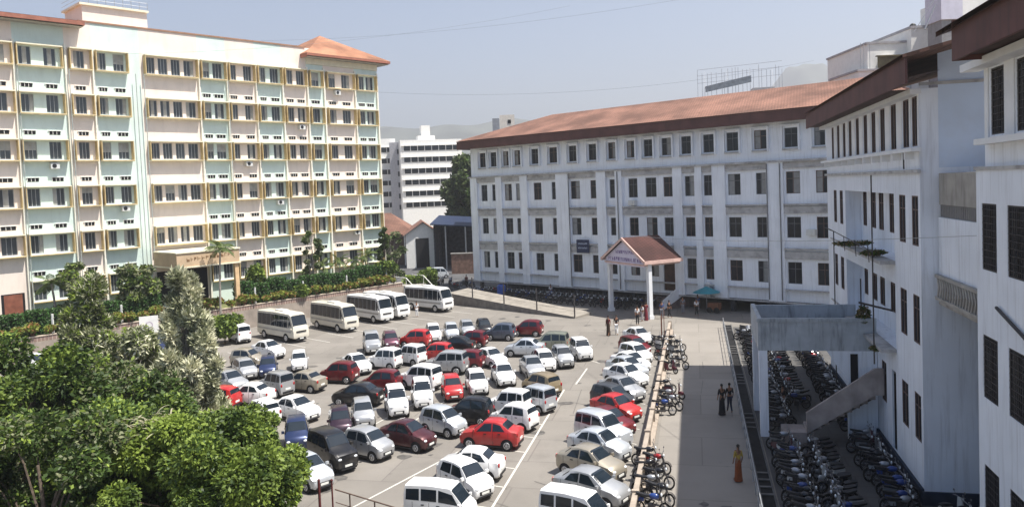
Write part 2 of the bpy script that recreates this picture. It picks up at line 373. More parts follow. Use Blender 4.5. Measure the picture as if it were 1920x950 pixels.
# ------------------------------------------------------------ entrance porch of B
pd = Vector((3.1, -6.0, 0)).normalized(); PW = Vector((3.1, -6.0, 0)).length
prz = math.atan2(pd.y, pd.x)
PO = thing('entrance_porch', 'gabled porch with dark red tiled roof on two white columns before the office block', 'porch', (10.2, 83.4, 0), prz)
for x in (0, PW):
    b = MB(); b.box(x-.2, x+.2, -.2, .2, 0, 5.4); b.box(x-.27, x+.27, -.27, .27, 0, .35); b.build('column', WH, PO)
b = MB(); ov = .35; zr, ze = 7.95, 5.75
b.poly([(-ov, -.8, ze), (PW/2, -.8, zr), (PW/2, 3.9, zr), (-ov, 3.9, ze)]); b.poly([(PW/2, -.8, zr), (PW+ov, -.8, ze), (PW+ov, 3.9, ze), (PW/2, 3.9, zr)])
b.build('roof', tilemat('dark red porch tiles', (.085, .035, .03), None), PO)
b = MB()
for s in (0, 1):
    p0 = (PW/2, zr) ; p1 = (-ov if s == 0 else PW+ov, ze)
    b.poly([(p0[0], -.84, p0[1]+.03), (p1[0], -.84, p1[1]+.03), (p1[0], -.84, p1[1]-.28), (p0[0], -.84, p0[1]-.28)])
    b.poly([(p0[0], -.84, p0[1]+.03), (p1[0], -.84, p1[1]+.03), (p1[0], -.72, p1[1]+.03), (p0[0], -.72, p0[1]+.03)])
b.box(PW+ov-.05, PW+ov+.12, -.84, 3.9, ze-.3, ze+.02); b.box(-ov-.12, -ov+.05, -.84, 3.9, ze-.3, ze+.02)
b.box(-.1, PW+.1, -.6, 3.8, 5.25, 5.4)
b.build('barge_board', mat('peach trim', (.62, .42, .36), .7, .1), PO)
b = MB(); b.poly([(0, -.5, 5.1), (PW, -.5, 5.1), (PW, -.5, 5.75), (PW/2, -.5, 7.7), (0, -.5, 5.75)]); b.poly([(0, -.44, 5.1), (0, -.44, 5.75), (PW/2, -.44, 7.7), (PW, -.44, 5.75), (PW, -.44, 5.1)]); gb = b.build('gable_board', mat('lilac sign board', (.62, .57, .68), .6, .05), PO)
b = MB()
for x0, x1, z, h in ((1.9, 4.8, 6.3, .34), (.55, 6.2, 5.55, .36)):
    x = x0
    while x < x1:
        w = rnd.uniform(.16, .3)
        b.box(x, x+.055, -.515, -.503, z, z+h); b.box(x, x+w*.7, -.515, -.503, z+rnd.choice((0, h*.45, h-.06)), z+rnd.choice((0, h*.45, h-.06))+.06)
        if rnd.random() < .6: b.box(x+w*.62, x+w*.62+.05, -.515, -.503, z+h*rnd.choice((0, .4)), z+h)
        x += w+.06
b.build('lettering', mat('purple lettering', (.2, .13, .3), .6, .1), gb)
# steps with solid parapet to the raised floor
b = MB()
for k in range(9): b.box(-1.5, PW-3.6, 4.4+k*.33, 9.5, .17*k, .17*(k+1))
b.build('steps', mat('step stone', (.16, .12, .11), .8, .2), PO)
b = MB()
for x, dy in ((PW-3.6, 1.4),):
    b.poly([(x, 2.9+dy, 0), (x, 6.2+dy, 1.6), (x, 6.2+dy, 2.9), (x, 2.9+dy, .95)]); b.poly([(x+.2, 2.9+dy, 0), (x+.2, 2.9+dy, .95), (x+.2, 6.2+dy, 2.9), (x+.2, 6.2+dy, 1.6)])
    b.poly([(x, 2.9+dy, .95), (x, 6.2+dy, 2.9), (x+.2, 6.2+dy, 2.9), (x+.2, 2.9+dy, .95)]); b.poly([(x, 2.9+dy, 0), (x, 2.9+dy, .95), (x+.2, 2.9+dy, .95), (x+.2, 2.9+dy, 0)])
    b.box(x, x+3.6, 6.2+dy, 6.4+dy, 1.4, 2.9)
b.build('stair_parapet', WH, PO)
# ------------------------------------------------------------ building C and D (right hand wing)
def cframe(uc):
    o, rz = frame(193.1, -8.74, uc); return o, rz
UCC = -45; o_, rz_ = cframe(UCC)
CA = thing('side_wing', 'white wing in shade on the right with a strip of tall windows and planted balconies', 'building', o_, rz_)
WC = mat('bluish white wall', (.75, .785, .84), .85, .05, .5, dirt=.45, dirtcol=(.26, .25, .25), dscale=(3.2, 3.2, .2), bump=.1)
c1 = [(-54.7, -53.86), (-52.73, -51.84), (-50.75, -49.89), (-48.92, -48.05), (-46.85, -45.98), (-44.8, -43.9), (-42.91, -42.0), (-41.0, -40.05), (-38.91, -37.93), (-36.78, -35.8), (-34.98, -34.5+.1)]
c1[-1] = (-34.98+.05, -34.0+.0) if False else (-35.35, -34.55)
c2 = [(-54.34, -53.28), (-52.23, -51.16), (-37.65, -36.58), (-35.58, -34.6)]
cb = [(-49.9, -48.9), (-47.57, -46.57), (-45.84, -44.75), (-43.49, -42.55), (-41.85, -40.81), (-39.72, -38.75)]
ZC = [(14.5, 16.5), (10.45, 12.5), (6.43, 8.43), (2.39, 4.35)]
holes = [(p, q, *ZC[0]) for p, q in c1]+[(p, q, *ZC[r]) for r in (1, 2, 3) for p, q in c2]+[(-50.3, -38.55, z0-1.0, z1+.02) for z0, z1 in ZC[1:3]]
holes += [(-41.55, -40.58, *ZC[3]), (-39.5, -38.7, 0.6, ZC[3][1]), (-48.5, -47.6, *ZC[3])]
b = MB(UCC)
holes_wall(b, -56.8, -34.3, 0.5, 16.75, holes, 0, .09)
b.poly([(-56.8, 0, 0), (-56.8, 16, 0), (-56.8, 16, 17), (-56.8, 0, 17)])
for z, q in ((0, 13.45),): b.poly([(-34.3, 0, z), (-34.3, 0, 16.75), (-34.3, 16, 16.75), (-34.3, 16, z)])
gb2 = MB(UCC); gb2.poly([(-34.295, .7, 13.6), (-34.295, .7, 18.15), (-34.295, 8, 19.9), (-34.295, 16, 17.9), (-34.295, 16, 13.6)]); gb2.build('gable', mat('pale blue wall', (.58, .67, .80), .85, .05, .5, dirt=.35, dirtcol=(.5, .52, .55), dscale=(.5, .5, .5)), CA)  # gable copy of the wall, blue sky light mixed into its colour
for z0, z1 in ZC[1:3]:
    b.poly([(-50.3, .9, z0-1), (-38.55, .9, z0-1), (-38.55, .9, z0), (-50.3, .9, z0)])
    b.poly([(-50.3, .09, z0-1), (-50.3, .9, z0-1), (-50.3, .9, z1), (-50.3, .09, z1)]); b.poly([(-38.55, .09, z0-1), (-38.55, .09, z1), (-38.55, .9, z1), (-38.55, .9, z0-1)])
    b.poly([(-50.3, .09, z0-1), (-38.55, .09, z0-1), (-38.55, .9, z0-1), (-50.3, .9, z0-1)]); b.poly([(-50.3, .09, z1+.02), (-50.3, .9, z1+.02), (-38.55, .9, z1+.02), (-38.55, .09, z1+.02)])
    xs = [-50.3]+[e for w in cb for e in w]+[-38.55]
    for i in range(0, len(xs), 2): b.poly([(xs[i], .9, z0), (xs[i+1], .9, z0), (xs[i+1], .9, z1), (xs[i], .9, z1)])
b.poly([(-56.8, 16, 0), (-34.3, 16, 0), (-34.3, 16, 17), (-56.8, 16, 17)])
b.build('wall', WC, CA)
b = MB(UCC); b.box(-56.8, -34.3, -.12, -.003, 0, .62); b.box(-34.29, -34.18, -.1, 12, 0, .55); b.build('plinth', mat('dark blue plinth', (.03, .04, .06), .8, .2), CA)
b = MB(UCC)
b.box(-56.9, -33.9, -.42, -.003, 16.52, 16.72)
b.box(-56.9, -34.0, -.38, -.003, 14.28, 14.42)
x = -55.6
while x < -34.2: b.box(x, x+.14, -.34, -.003, 13.98, 14.28); x += 2.03
for p, q in zip(c1, c1[1:]): b.box(p[1]+.12, q[0]-.12, -.03, -.003, 14.42, 16.52)
b.box(-34.45, -34.3, -.03, -.003, 14.42, 16.52)
b.build('window_strip_trim', WH, CA)
b = MB(UCC)
b.box(-56.8, -34.1, -.16, -.003, 13.42, 13.56)
for z in (9.33, 5.3): b.box(-50.4, -38.5, -.65, -.003, z, z+.16); b.box(-55.5, -50.6, -.1, -.003, z-.05, z+.02)
b.build('ledges', WBT, CA)
for r, (z0, z1) in enumerate(ZC):
    ws = c1 if r == 0 else (c2 if r < 3 else c2+[(-41.55, -40.58), (-48.5, -47.6)])
    for p, q in ws: window(CA, p, q, z0, z1, .045, BRF, GLD, 2, .72 if r else 0, .05, UCC, extra=None)
    if r in (1, 2):
        for p, q in cb: window(CA, p, q, z0, z1, .95, BRF, GLD, 2, .7, .05, UCC)
b = MB(UCC); pass
b.poly([(-57.5, -1.3, 17.72), (-31.2, -1.3, 17.72), (-31.2, 8, 19.95), (-57.5, 8, 19.95)]); b.poly([(-31.2, 17.3, 17.72), (-57.5, 17.3, 17.72), (-57.5, 8, 19.95), (-31.2, 8, 19.95)])
b.poly([(-57.5, -1.3, 17.6), (-57.5, 8, 19.83), (-31.2, 8, 19.83), (-31.2, -1.3, 17.6)])
b.poly([(-31.2, -1.3, 17.6), (-31.2, 8, 19.83), (-31.2, 8, 19.95), (-31.2, -1.3, 17.72)])
b.build('roof', TILE, CA)
b = MB(UCC); b.box(-57.4, -31.3, -1.2, -1.12, 16.68, 17.62)
b.build('fascia', FASC, CA)
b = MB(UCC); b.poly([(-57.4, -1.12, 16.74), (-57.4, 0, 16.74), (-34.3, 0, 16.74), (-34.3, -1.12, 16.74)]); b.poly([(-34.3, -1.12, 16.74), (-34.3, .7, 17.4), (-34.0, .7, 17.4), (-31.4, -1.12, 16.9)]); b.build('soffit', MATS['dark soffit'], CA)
b = MB(UCC); b.poly([(-34.27, 3.4, 16.0), (-34.27, .6, 16.0), (-34.27, .6, 17.5), (-34.27, 2.2, 18.2)]) if False else b.box(-34.27, -34.22, 0.0, 16, 16.86, 16.98); b.build('string_course', WBT, CA)
b = MB(UCC)
for x, z0, z1 in ((-50.3, .6, 10.1), (-42.6, .6, 8.2), (-39.75, 4.5, 13.4), (-35.9, 13.6, 14.3)): b.tube((x, -.7 if x < -38 else -.2, z0), (x, -.7 if x < -38 else -.2, z1), .035, n=6)
b.path([(-50.3, -.7, 10.1), (-50.3, -1.2, 10.35), (-48.2, -1.2, 10.35), (-38.7, -.9, 9.9)], .025)
for x in (-48.2, -45, -42, -39): b.tube((x, -1.0, 9.4), (x, -1.05, 10.2), .02)
b.path([(-38.7, -.1, 7.2), (-36.6, -1.9, 7.9)], .05)
b.build('drain_pipe', IRN, CA)
# D: nearest wing
UCD = -20; o_, rz_ = cframe(UCD)
DA = thing('near_wing', 'nearest white wing cut off by the right edge, brown boarded eaves and barred windows', 'building', o_, rz_)
d1 = [(-26.85, -25.8), (-24.88, -23.7), (-22.8, -21.7), (-20.7, -19.6), (-18.6, -17.5), (-16.5, -15.4)]
d2 = [(-27.38, -26.15), (-25.3, -24.0), (-23.2, -21.9), (-21.1, -19.8), (-19, -17.7), (-16.9, -15.6)]
holes = [(p, q, 14.5, 16.5) for p, q in d1]+[(p, q, z0, z1) for z0, z1 in ((10.35, 12.42), (6.3, 8.3), (2.1, 4.15)) for p, q in d2]
b = MB(UCD)
holes_wall(b, -27.86, -6, 0, 13.5, [h for h in holes if h[2] < 13], 0, .08)
holes_wall(b, -27.4, -6, 13.5, 16.9, [h for h in holes if h[2] > 13], .12, .08)
b.poly([(-27.86, 0, 0), (-27.86, 0, 13.5), (-27.86, 14, 13.5), (-27.86, 14, 0)][::-1]); b.poly([(-27.4, .12, 13.5), (-27.4, .12, 17.6), (-27.4, 7, 20), (-27.4, 14, 17.6), (-27.4, 14, 13.5)][::-1])
b.poly([(-27.86, 0, 13.5), (-6, 0, 13.5), (-6, .12, 13.5), (-27.86, .12, 13.5)])
b.poly([(-27.86, 14, 0), (-6, 14, 0), (-6, 14, 17.6), (-27.86, 14, 17.6)]); b.poly([(-6, 0, 0), (-6, 0, 17.6), (-6, 14, 17.6), (-6, 14, 0)])
b.build('wall', WC, DA)
def bars(p, q, z0, z1):
    def ex(f):
        x = p+.14
        while x < q-.08: f.box(x, x+.018, .0, .018, z0+.05, z1-.05); x += .13
        z = z0+.2
        while z < z1-.1: f.box(p+.05, q-.05, .0, .02, z, z+.018); z += .2
    return ex
for p, q, z0, z1 in holes:
    y = .05 if z0 < 13 else .17
    def ex(f, p=p, q=q, z0=z0, z1=z1, y=y):
        x = p+.14
        while x < q-.08: f.box(x, x+.018, y-.06, y-.042, z0+.05, z1-.05); x += .14
        z = z0+.2
        while z < z1-.1: f.box(p+.05, q-.05, y-.062, y-.044, z, z+.016); z += .21
    window(DA, p, q, z0, z1, y, IRN, GLD, 2, 0, .05, UCD, extra=ex)
b = MB(UCD); b.box(-27.9, -6, -.42, .11, 16.55, 16.78); b.box(-27.1, -6, -.3, .11, 14.22, 14.4)
for p, q in zip(d1, d1[1:]): b.box(p[1]+.1, q[0]-.1, .08, .115, 14.4, 16.55)
b.box(-27.3, -27.0, .08, .115, 14.4, 16.55)
b.build('window_strip_trim', WH, DA)
b = MB(UCD); b.box(-27.9, -6, -.06, -.003, 13.44, 13.55); b.build('ledges', WBT, DA)
b = MB(UCD); b.poly([(-27.0, -1.35, 17.75), (-5, -1.35, 17.75), (-5, 7, 20.65), (-27.0, 7, 20.65)]); b.poly([(-5, 15.3, 17.75), (-27.0, 15.3, 17.75), (-27.0, 7, 20.65), (-5, 7, 20.65)]); b.poly([(-27.0, -1.35, 17.6), (-27.0, 7, 20.5), (-5, 7, 20.5), (-5, -1.35, 17.6)])
b.poly([(-27.0, -1.35, 17.6), (-27.0, -1.35, 17.75), (-27.0, 7, 20.65), (-27.0, 7, 20.5)])
b.build('roof', tilemat('old dark tiles', (.12, .07, .055), None), DA)
b = MB(UCD); b.box(-25.9, -5.1, -1.2, -1.1, 16.7, 17.65); b.box(-25.98, -25.9, -1.2, .1, 16.7, 17.9); b.build('fascia', FASC, DA)
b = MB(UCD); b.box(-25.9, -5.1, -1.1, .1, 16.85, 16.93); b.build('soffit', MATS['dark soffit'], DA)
b = MB(UCD)
b.path([(-26.0, -.08, 9.35), (-22, -.08, 8.35), (-20, -.08, 8.3)], .05); b.tube((-27.0, -.08, .2), (-27.0, -.08, 1.5), .03)
b.build('drain_pipe', IRN, DA)
# connector between C and D
o_, rz_ = cframe(-31)
CN = thing('linking_bridge', 'stained concrete bridge between the two right hand wings with a balustrade below', 'bridge', o_, rz_)
b = MB(-31); b.box(-34.17, -27.9, .66, 6, 12.15, 13.38); b.build('slab_parapet', CON, CN)
b = MB(-31); b.box(-34.17, -27.9, .62, .75, 9.3, 11.65); b.build('wall', WC, CN)
b = MB(-31)
x = -34.1
while x < -27.95: b.box(x, x+.07, .68, .74, 11.67, 12.14); x += .2
b.box(-34.17, -27.9, .8, .9, 11.6, 12.15)
b.build('vent_grille', mat('grille slats', (.28, .27, .26), .8, .1), CN)
b = MB(-31); b.box(-34.17, -27.9, .45, .6, 9.28, 9.4); b.box(-34.17, -27.9, .45, .6, 8.4, 8.52)
x = -34.0
while x < -28: b.tube((x, .52, 8.52), (x+.16, .52, 8.9), .04, n=5); b.tube((x+.16, .52, 8.9), (x, .52, 9.28), .04, n=5); x += .3
b.build('balustrade', CON, CN)
b = MB(-31); b.box(-34.17, -27.9, .6, 6, 8.2, 8.4); b.build('deck', CON, CN)
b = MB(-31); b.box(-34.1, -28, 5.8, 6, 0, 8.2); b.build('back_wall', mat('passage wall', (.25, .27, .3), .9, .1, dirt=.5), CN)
# ------------------------------------------------------------ building A (six storey hostel, pink and mint panels)
UCA = 42; AO, ARZ = frame(43.1, -83, UCA)
AA = thing('hostel_building', 'six storey pink and mint green block with ochre framed window boxes and orange tiled roofs', 'building', (AO.x, AO.y, 2.0), ARZ)
AZ0 = 2.0
def zl(z): return z-AZ0
PINK = mat('pale pink paint', (.76, .665, .58), .8, .05, .5, dirt=.3, dirtcol=(.4, .34, .3), dscale=(1, 1, .2))
MINT = mat('mint green paint', (.60, .70, .64), .8, .05, .5, dirt=.3, dirtcol=(.33, .38, .34), dscale=(1, 1, .2))
CRM = mat('cream trim', (.74, .69, .52), .7, .06)
OCH = mat('ochre trim', (.5, .38, .19), .7, .12)
WHP = mat('clean white paint', (.76, .75, .71), .7, .04)
bays = [(10.5, 14.2), (14.6, 19.3), (19.89, 22.46), (22.75, 26.64), (27.24, 29.26), (29.59, 32.68), (34.32, 39.92), (40.26, 43.15), (43.43, 46.63), (46.92, 50.08), (50.37, 53.36), (53.74, 55.64), (56.16, 60.32), (60.68, 63.71)]
wins = [[(10.9, 11.9), (12.6, 13.7)], [(15, 16.1), (17.4, 18.5)], [(20.6, 21.9)], [(23.02, 24.06), (25.12, 26.17)], [(27.71, 28.68)], [(29.84, 30.68), (31.37, 32.41)], [(34.56, 35.48), (35.82, 36.8), (37.18, 38.14), (38.53, 39.62)], [(40.45, 41.37), (41.74, 42.83)], [(43.63, 44.49), (45.36, 46.35)], [(47.3, 48.1), (48.68, 49.75)], [(50.68, 51.64), (52.13, 53.14)], [(54.06, 55.26)], [(56.55, 57.61), (58.54, 59.76)], [(61.01, 61.99), (62.28, 63.42)]]
cols = [1, 0, 0, 1, 0, 1, 0, 1, 0, 1, 0, 1, 0, 1]      # 1 = mint
bnd = [(9, 14.4, 0), (14.4, 19.6, 1), (19.6, 22.6, 0), (22.6, 26.95, 1), (26.95, 29.4, 0), (29.4, 34.0, 1), (34.0, 40.1, 0), (40.1, 43.3, 1), (43.3, 46.8, 0), (46.8, 50.2, 1), (50.2, 53.55, 0), (53.55, 55.9, 1), (55.9, 60.5, 0), (60.5, 64.1, 1)]
ROWA = [28.6-4.4*k for k in range(6)]
def mfA(cx):
    for p, q, c in bnd:
        if p <= cx < q: return c
    return 0
holes = []
for bi, ws in enumerate(wins):
    for ri, zt in enumerate(ROWA):
        if ri == 5 and bi in (6, 2): continue
        for p, q in ws: holes.append((p, q, zl(zt-1.9), zl(zt-.22)))
b = MB(UCA)
# keep the column breaks at the colour borders
fake = [(p, p+1e-4, -5, -4.9) for p, q, c in bnd]
holes_wall(b, 9, 64.1, zl(2.2), zl(31.2), holes+fake, 0, .16, mfA)
b.poly([(64.1, 0, zl(2)), (64.1, 14, zl(2)), (64.1, 14, zl(31.2)), (64.1, 0, zl(31.2))], 1)
b.poly([(9, 0, zl(2)), (9, 0, zl(31.2)), (9, 14, zl(31.2)), (9, 14, zl(2))], 0)
b.poly([(9, 14, zl(2)), (9, 14, zl(31.2)), (64.1, 14, zl(31.2)), (64.1, 14, zl(2))], 0)
b.poly([(9, 0, zl(31.0)), (64.1, 0, zl(31.0)), (64.1, 14, zl(31.0)), (9, 14, zl(31.0))], 0)
b.build('wall', [PINK, MINT], AA)
b = MB(UCA); b.box(28.3, 53.5, -.1, .25, zl(31.2), zl(31.36)); b.build('coping', mat('brown coping', (.3, .17, .11), .8, .1), AA)
for bi, ((x0, x1), ws) in enumerate(zip(bays, wins)):
    for ri, zt in enumerate(ROWA):
        z0, z1 = zl(zt-2.12), zl(zt)
        ground_open = ri == 5 and bi in (6, 2)
        if not ground_open:
            f = MB(UCA); d = -.62 if ri < 5 else -.45
            f.box(x0, x1, d, -.003, z1-.11, z1, 0); f.box(x0, x1, d, -.003, z0, z0+.13, 0)
            f.box(x0, x0+.08, d+.03, -.004, z0+.13, z1-.11, 1); f.box(x1-.08, x1, d+.03, -.004, z0+.13, z1-.11, 1)
            f.box(x0+.02, x1-.02, d-.012, d, z0+.02, z0+.11, 1)
            fr = f.build('window_bay', [CRM, OCH], AA)
            for p, q in ws:
                w = MB(UCA); y = .1; za, zb = zl(zt-1.9), zl(zt-.22); n = 3; t = .045
                w.box(p, q, y-.02, y+.03, za, za+t); w.box(p, q, y-.02, y+.03, zb-t, zb)
                for k in range(n+1):
                    x = p+(q-p-t)*k/n; w.box(x, x+t, y-.02, y+.03, za+t, zb-t)
                w.poly([(p+.01, y+.01, za+.01), (q-.01, y+.01, za+.01), (q-.01, y+.01, zb-.01), (p+.01, y+.01, zb-.01)], 1)
                r_ = rnd.random()
                if r_ < .4:
                    k = rnd.randrange(n); xa = p+(q-p)*k/n+t; xb = p+(q-p)*(k+1)/n
                    w.poly([(xa, y-.002, za+t), (xb, y-.002, za+t), (xb, y-.002, zb-t), (xa, y-.002, zb-t)], 2)
                elif r_ < .6:
                    xa, xb = p+t, q-t; zz = zb-(zb-za)*rnd.uniform(.3, .6)
                    w.poly([(xa, y-.002, zz), (xb, y-.002, zz), (xb, y-.002, zb-t), (xa, y-.002, zb-t)], 2)
                w.build('window', [mat('aluminium frame', (.34, .35, .36), .5, .1), GLA, mat('faded curtain', (.33, .33, .31), .9, .15)], fr)
        if ri > 0 and bi != 6 and not ground_open:
            v = MB(UCA)
            for p, q in ws:
                za = zl(zt+.42); v.box(p+.03, q-.03, -.02, -.004, za, za+.36, 0)
                for k in range(3): v.box(p+.03+(q-p-.06)*k/3, p+.065+(q-p-.06)*k/3, -.045, -.021, za, za+.36, 1)
                v.box(p-.05, q+.05, -.1, -.022, za+.37, za+.41, 1)
            v.build('vent_grille', [DARK, WHP], AA)
f = MB(UCA)
for x in (14.4, 19.6, 22.6, 26.95, 29.4, 40.1, 43.3, 46.8, 50.2, 53.55, 55.9, 60.5, 63.95):
    f.box(x-.09, x+.09, -.25, -.003, zl(2.4), zl(28.9 if x > 52 or x < 27 else 28.4))
f.build('fins', mat('ivory trim', (.74, .72, .62), .7, .05), AA)
b = MB(UCA)
for x in (22.75, 27.1, 33.3, 34.1, 43.2): b.tube((x, -.5, zl(2.3)), (x, -.5, zl(26.5)), .045, n=5)
b.build('drain_pipe', mat('grey pvc pipe', (.35, .38, .36), .6, .1), AA)
for x, z in ((44.9, 17.1), (48.6, 12.6), (52.0, 21.4), (25.0, 17.0), (31.2, 12.7), (59.2, 8.4), (16.8, 12.6), (57.3, 25.8)):
    b = MB(UCA); b.box(x, x+.75, -.5, -.01, zl(z), zl(z+.55)); b.tube((x+.3, -.52, zl(z+.27)), (x+.3, -.5, zl(z+.27)), .2, n=12, m=1); b.build('air_conditioner', [MATS['off white enamel'], BLK], AA)
# left eave, right pyramid roof
b = MB(UCA); e = -1.5
b.poly([(5, e, zl(31.0)), (28.5, e, zl(31.0)), (26, 6, zl(32.5)), (5, 6, zl(32.5))]); b.poly([(28.5, e, zl(31.0)), (28.5, 14, zl(31.0)), (26, 6, zl(32.5))]); b.poly([(28.5, 14, zl(31.0)), (5, 14, zl(31.0)), (5, 6, zl(32.5)), (26, 6, zl(32.5))])
b.build('roof', TILO, AA); b = MB(UCA)
ap = (59.2, 5.2, zl(34.1)); q = [(52.8, e, zl(30.4)), (65.3, e, zl(30.4)), (65.3, 12, zl(30.4)), (52.8, 12, zl(30.4))]
for i in range(4): b.poly([q[i], q[(i+1) % 4], ap])
b.build('roof', TILO, AA)
b = MB(UCA); b.box(5, 28.45, e, e+.1, zl(30.6), zl(30.98)); b.box(28.35, 28.45, e+.1, 10, zl(30.6), zl(30.98))
b.box(52.85, 65.25, e, e+.1, zl(30.1), zl(30.38)); b.box(65.15, 65.25, e+.1, 12, zl(30.1), zl(30.38)); b.box(52.85, 52.95, e+.1, 6, zl(29.95), zl(30.38))
b.build('fascia', mat('terracotta fascia', (.30, .12, .08), .7, .15), AA)
b = MB(UCA); b.poly([(5, e+.1, zl(30.5)), (28.4, e+.1, zl(30.5)), (28.4, 0, zl(30.5)), (5, 0, zl(30.5))]); b.poly([(52.9, e+.1, zl(30.0)), (65.2, e+.1, zl(30.0)), (65.2, 12, zl(30.0)), (52.9, 12, zl(30.0))]); b.build('soffit', mat('pale soffit', (.4, .37, .33), .9, .1), AA)
b = MB(UCA); b.box(53.6, 64.1, -.004, -.15, zl(29.3), zl(30.0)); b.build('band', CRM, AA)
# roof stair head with railing
b = MB(UCA); b.box(29.2, 35.5, 1.2, 6, zl(31), zl(33.15), 0); b.box(28.9, 35.6, .9, 6.1, zl(33.15), zl(33.35), 1); b.build('stair_head', [PINK, CRM], AA)
b = MB(UCA)
for x in [28.95+k*.82 for k in range(9)]: b.tube((x, .95, zl(33.3)), (x, .95, zl(34.15)), .025, n=5)
for z in (33.7, 34.1): b.tube((28.95, .95, zl(z)), (35.5, .95, zl(z)), .02, n=5); b.tube((28.95, .95, zl(z)), (28.95, 6, zl(z)), .02, n=5)
b.build('railing', STL, AA)
# entrance canopy
b = MB(UCA); b.box(33.9, 40.5, -6, -.65, zl(6.95), zl(8.3), 0); b.box(33.8, 40.6, -6.1, -.65, zl(8.3), zl(8.42), 1); b.box(33.8, 40.6, -6.1, -.65, zl(6.83), zl(6.95), 1)
cn = b.build('canopy', [mat('beige canopy', (.5, .37, .24), .8, .12, .8, dirt=.5, dirtcol=(.22, .15, .09), dscale=(1, 1, 1)), CRM], AA)
b = MB(UCA)
x = 34.9
for k in range(13):
    w = rnd.uniform(.2, .34); z = 7.45+.02*k; b.box(x, x+.06, -6.02, -6.002, zl(z), zl(z+.34)); b.box(x, x+w, -6.02, -6.002, zl(z+rnd.choice((0, .15, .29))), zl(z+.34 if rnd.random() < .2 else z+.2)); x += w+.12
b.build('lettering', mat('brown lettering', (.2, .11, .05), .7, .1), cn)
b = MB(UCA)
for x in (34.0, 40.0): b.box(x, x+.42, -5.9, -5.5, 0, zl(6.83))
b.build('columns', mat('peach column', (.6, .42, .24), .8, .1), AA)
b = MB(UCA); b.box(34.4, 39.8, -.03, .3, zl(2.4), zl(6.2)); b.build('doorway', DARK, AA); b = MB(UCA); b.box(20.3, 22.2, -.03, -.003, zl(2.4), zl(5.6)); b.build('doorway', DARK, AA)
b = MB(UCA); b.box(20.5, 22.0, -.06, -.031, zl(3.1), zl(5.5)); b.build('door', mat('red brown door', (.22, .08, .05), .6, .2), AA)
# ------------------------------------------------------------ raised garden in front of A
aA = R(43.1); uA = Vector((math.sin(aA), math.cos(aA), 0)); nA = Vector((math.cos(aA), -math.sin(aA), 0))
def PA(u, v, z=0): p = uA*u+nA*v; return Vector((p.x, p.y, z))
GZ = 1.9
b = MB(); 
def prism(b, pts, z0, z1, m=0, mt=None):
    n = len(pts)
    for i in range(n):
        p, q = pts[i], pts[(i+1) % n]; b.poly([(p[0], p[1], z0), (q[0], q[1], z0), (q[0], q[1], z1), (p[0], p[1], z1)], m)
    b.poly([(p[0], p[1], z1) for p in pts], m if mt is None else mt)
prism(b, [PA(-5, -76.2), PA(61.5, -76.2), PA(61.5, -84), PA(-5, -84)], -.05, GZ, 0, 1)
tr = b.build('terrace', [mat('terrace wall render', (.30, .255, .215), .9, .15, 1, dirt=.7, dirtcol=(.16, .14, .12), dscale=(.8, .8, .3)), mat('terrace soil', (.16, .17, .07), .95, .35, 1.5)]); struct(tr)
kb = thing('planter_wall', 'long pinkish brick planter edge along the top of the raised garden wall', 'planter', PA(28, -76.3, GZ), math.pi/2-aA)
b = MB(); b.box(-33, 33.3, -.06, .1, 0, .42); b.build('panel', slabmat('pink brick', (.27, .185, .155), .3, .12, .02, .2, (.5, .42, .36)), kb)
b = MB(); b.box(-33, 33.3, -.12, .16, .42, .5); b.build('cap', mat('beige coping', (.5, .42, .33), .9, .1), kb)
# end stair with white rail
st = thing('garden_steps', 'short flight of steps with a white sloping handrail at the end of the raised garden', 'steps', PA(61.6, -76.2), math.pi/2-aA)
b = MB()
for k in range(8): b.box(0, 3.0, -.2-.35*(8-k), -.2-.35*(7-k), 0, .235*(k+1))
b.box(0, 3, -.2, 4, 0, 1.9)
b.build('flight', CON, st)
b = MB()
for x in (.1, 2.9):
    b.path([(x, -3.0, 1.0), (x, -.2, 2.9), (x, 2, 2.9)], .05)
    for y, z in ((-3, 0), (-1.6, .9), (-.2, 1.9), (2, 1.9)): b.tube((x, y, z), (x, y, z+1.0), .035)
b.build('handrail', WHP, st)
# ------------------------------------------------------------ ramp with posts before B
rp = thing('ramp', 'sloping grey ramp wall with dark posts between the lot and the office block', 'ramp', (5.99, 79.38, 0), R(90-134.5))
L_ = 19.5
b = MB()     # local x from right end back to the left end is negative
b.poly([(0, 0, 0), (-L_, 0, 0), (-L_, 0, 1.35), (0, 0, .12)][::-1]); b.poly([(-L_, 0, 1.35), (-L_, 3.2, 1.55), (0, 2.6, .3), (0, 0, .12)][::-1]); b.poly([(0, 0, 0), (0, 0, .12), (0, 2.6, .3), (0, 2.6, 0)][::-1]); b.poly([(-L_, 0, 0), (-L_, 3.2, 0), (-L_, 3.2, 1.55), (-L_, 0, 1.35)][::-1])
b.build('slope', [mat('ramp render', (.27, .245, .21), .9, .15, 1, dirt=.6)], rp)
b = MB(); b.poly([(0, -.03, 0), (0, -.03, .16), (-L_, -.03, 1.3), (-L_, -.03, 0)]); b.build('base_band', mat('grey base band', (.17, .155, .14), .9, .2), rp)
for k, x in enumerate((-.1, -5.3, -10.2, -15.3)):
    z = .12+(-x)/L_*1.23; b = MB(); b.tube((x, .1, z-.1), (x, .1, z+2.3), .07, n=6); b.build('post', IRN, rp)
b = MB()
for h in (.6, 1.2, 1.8): b.tube((-.1, .1, .13+h), (-L_, .1, 1.35+h), .012, n=4)
b.build('wire', IRN, rp)
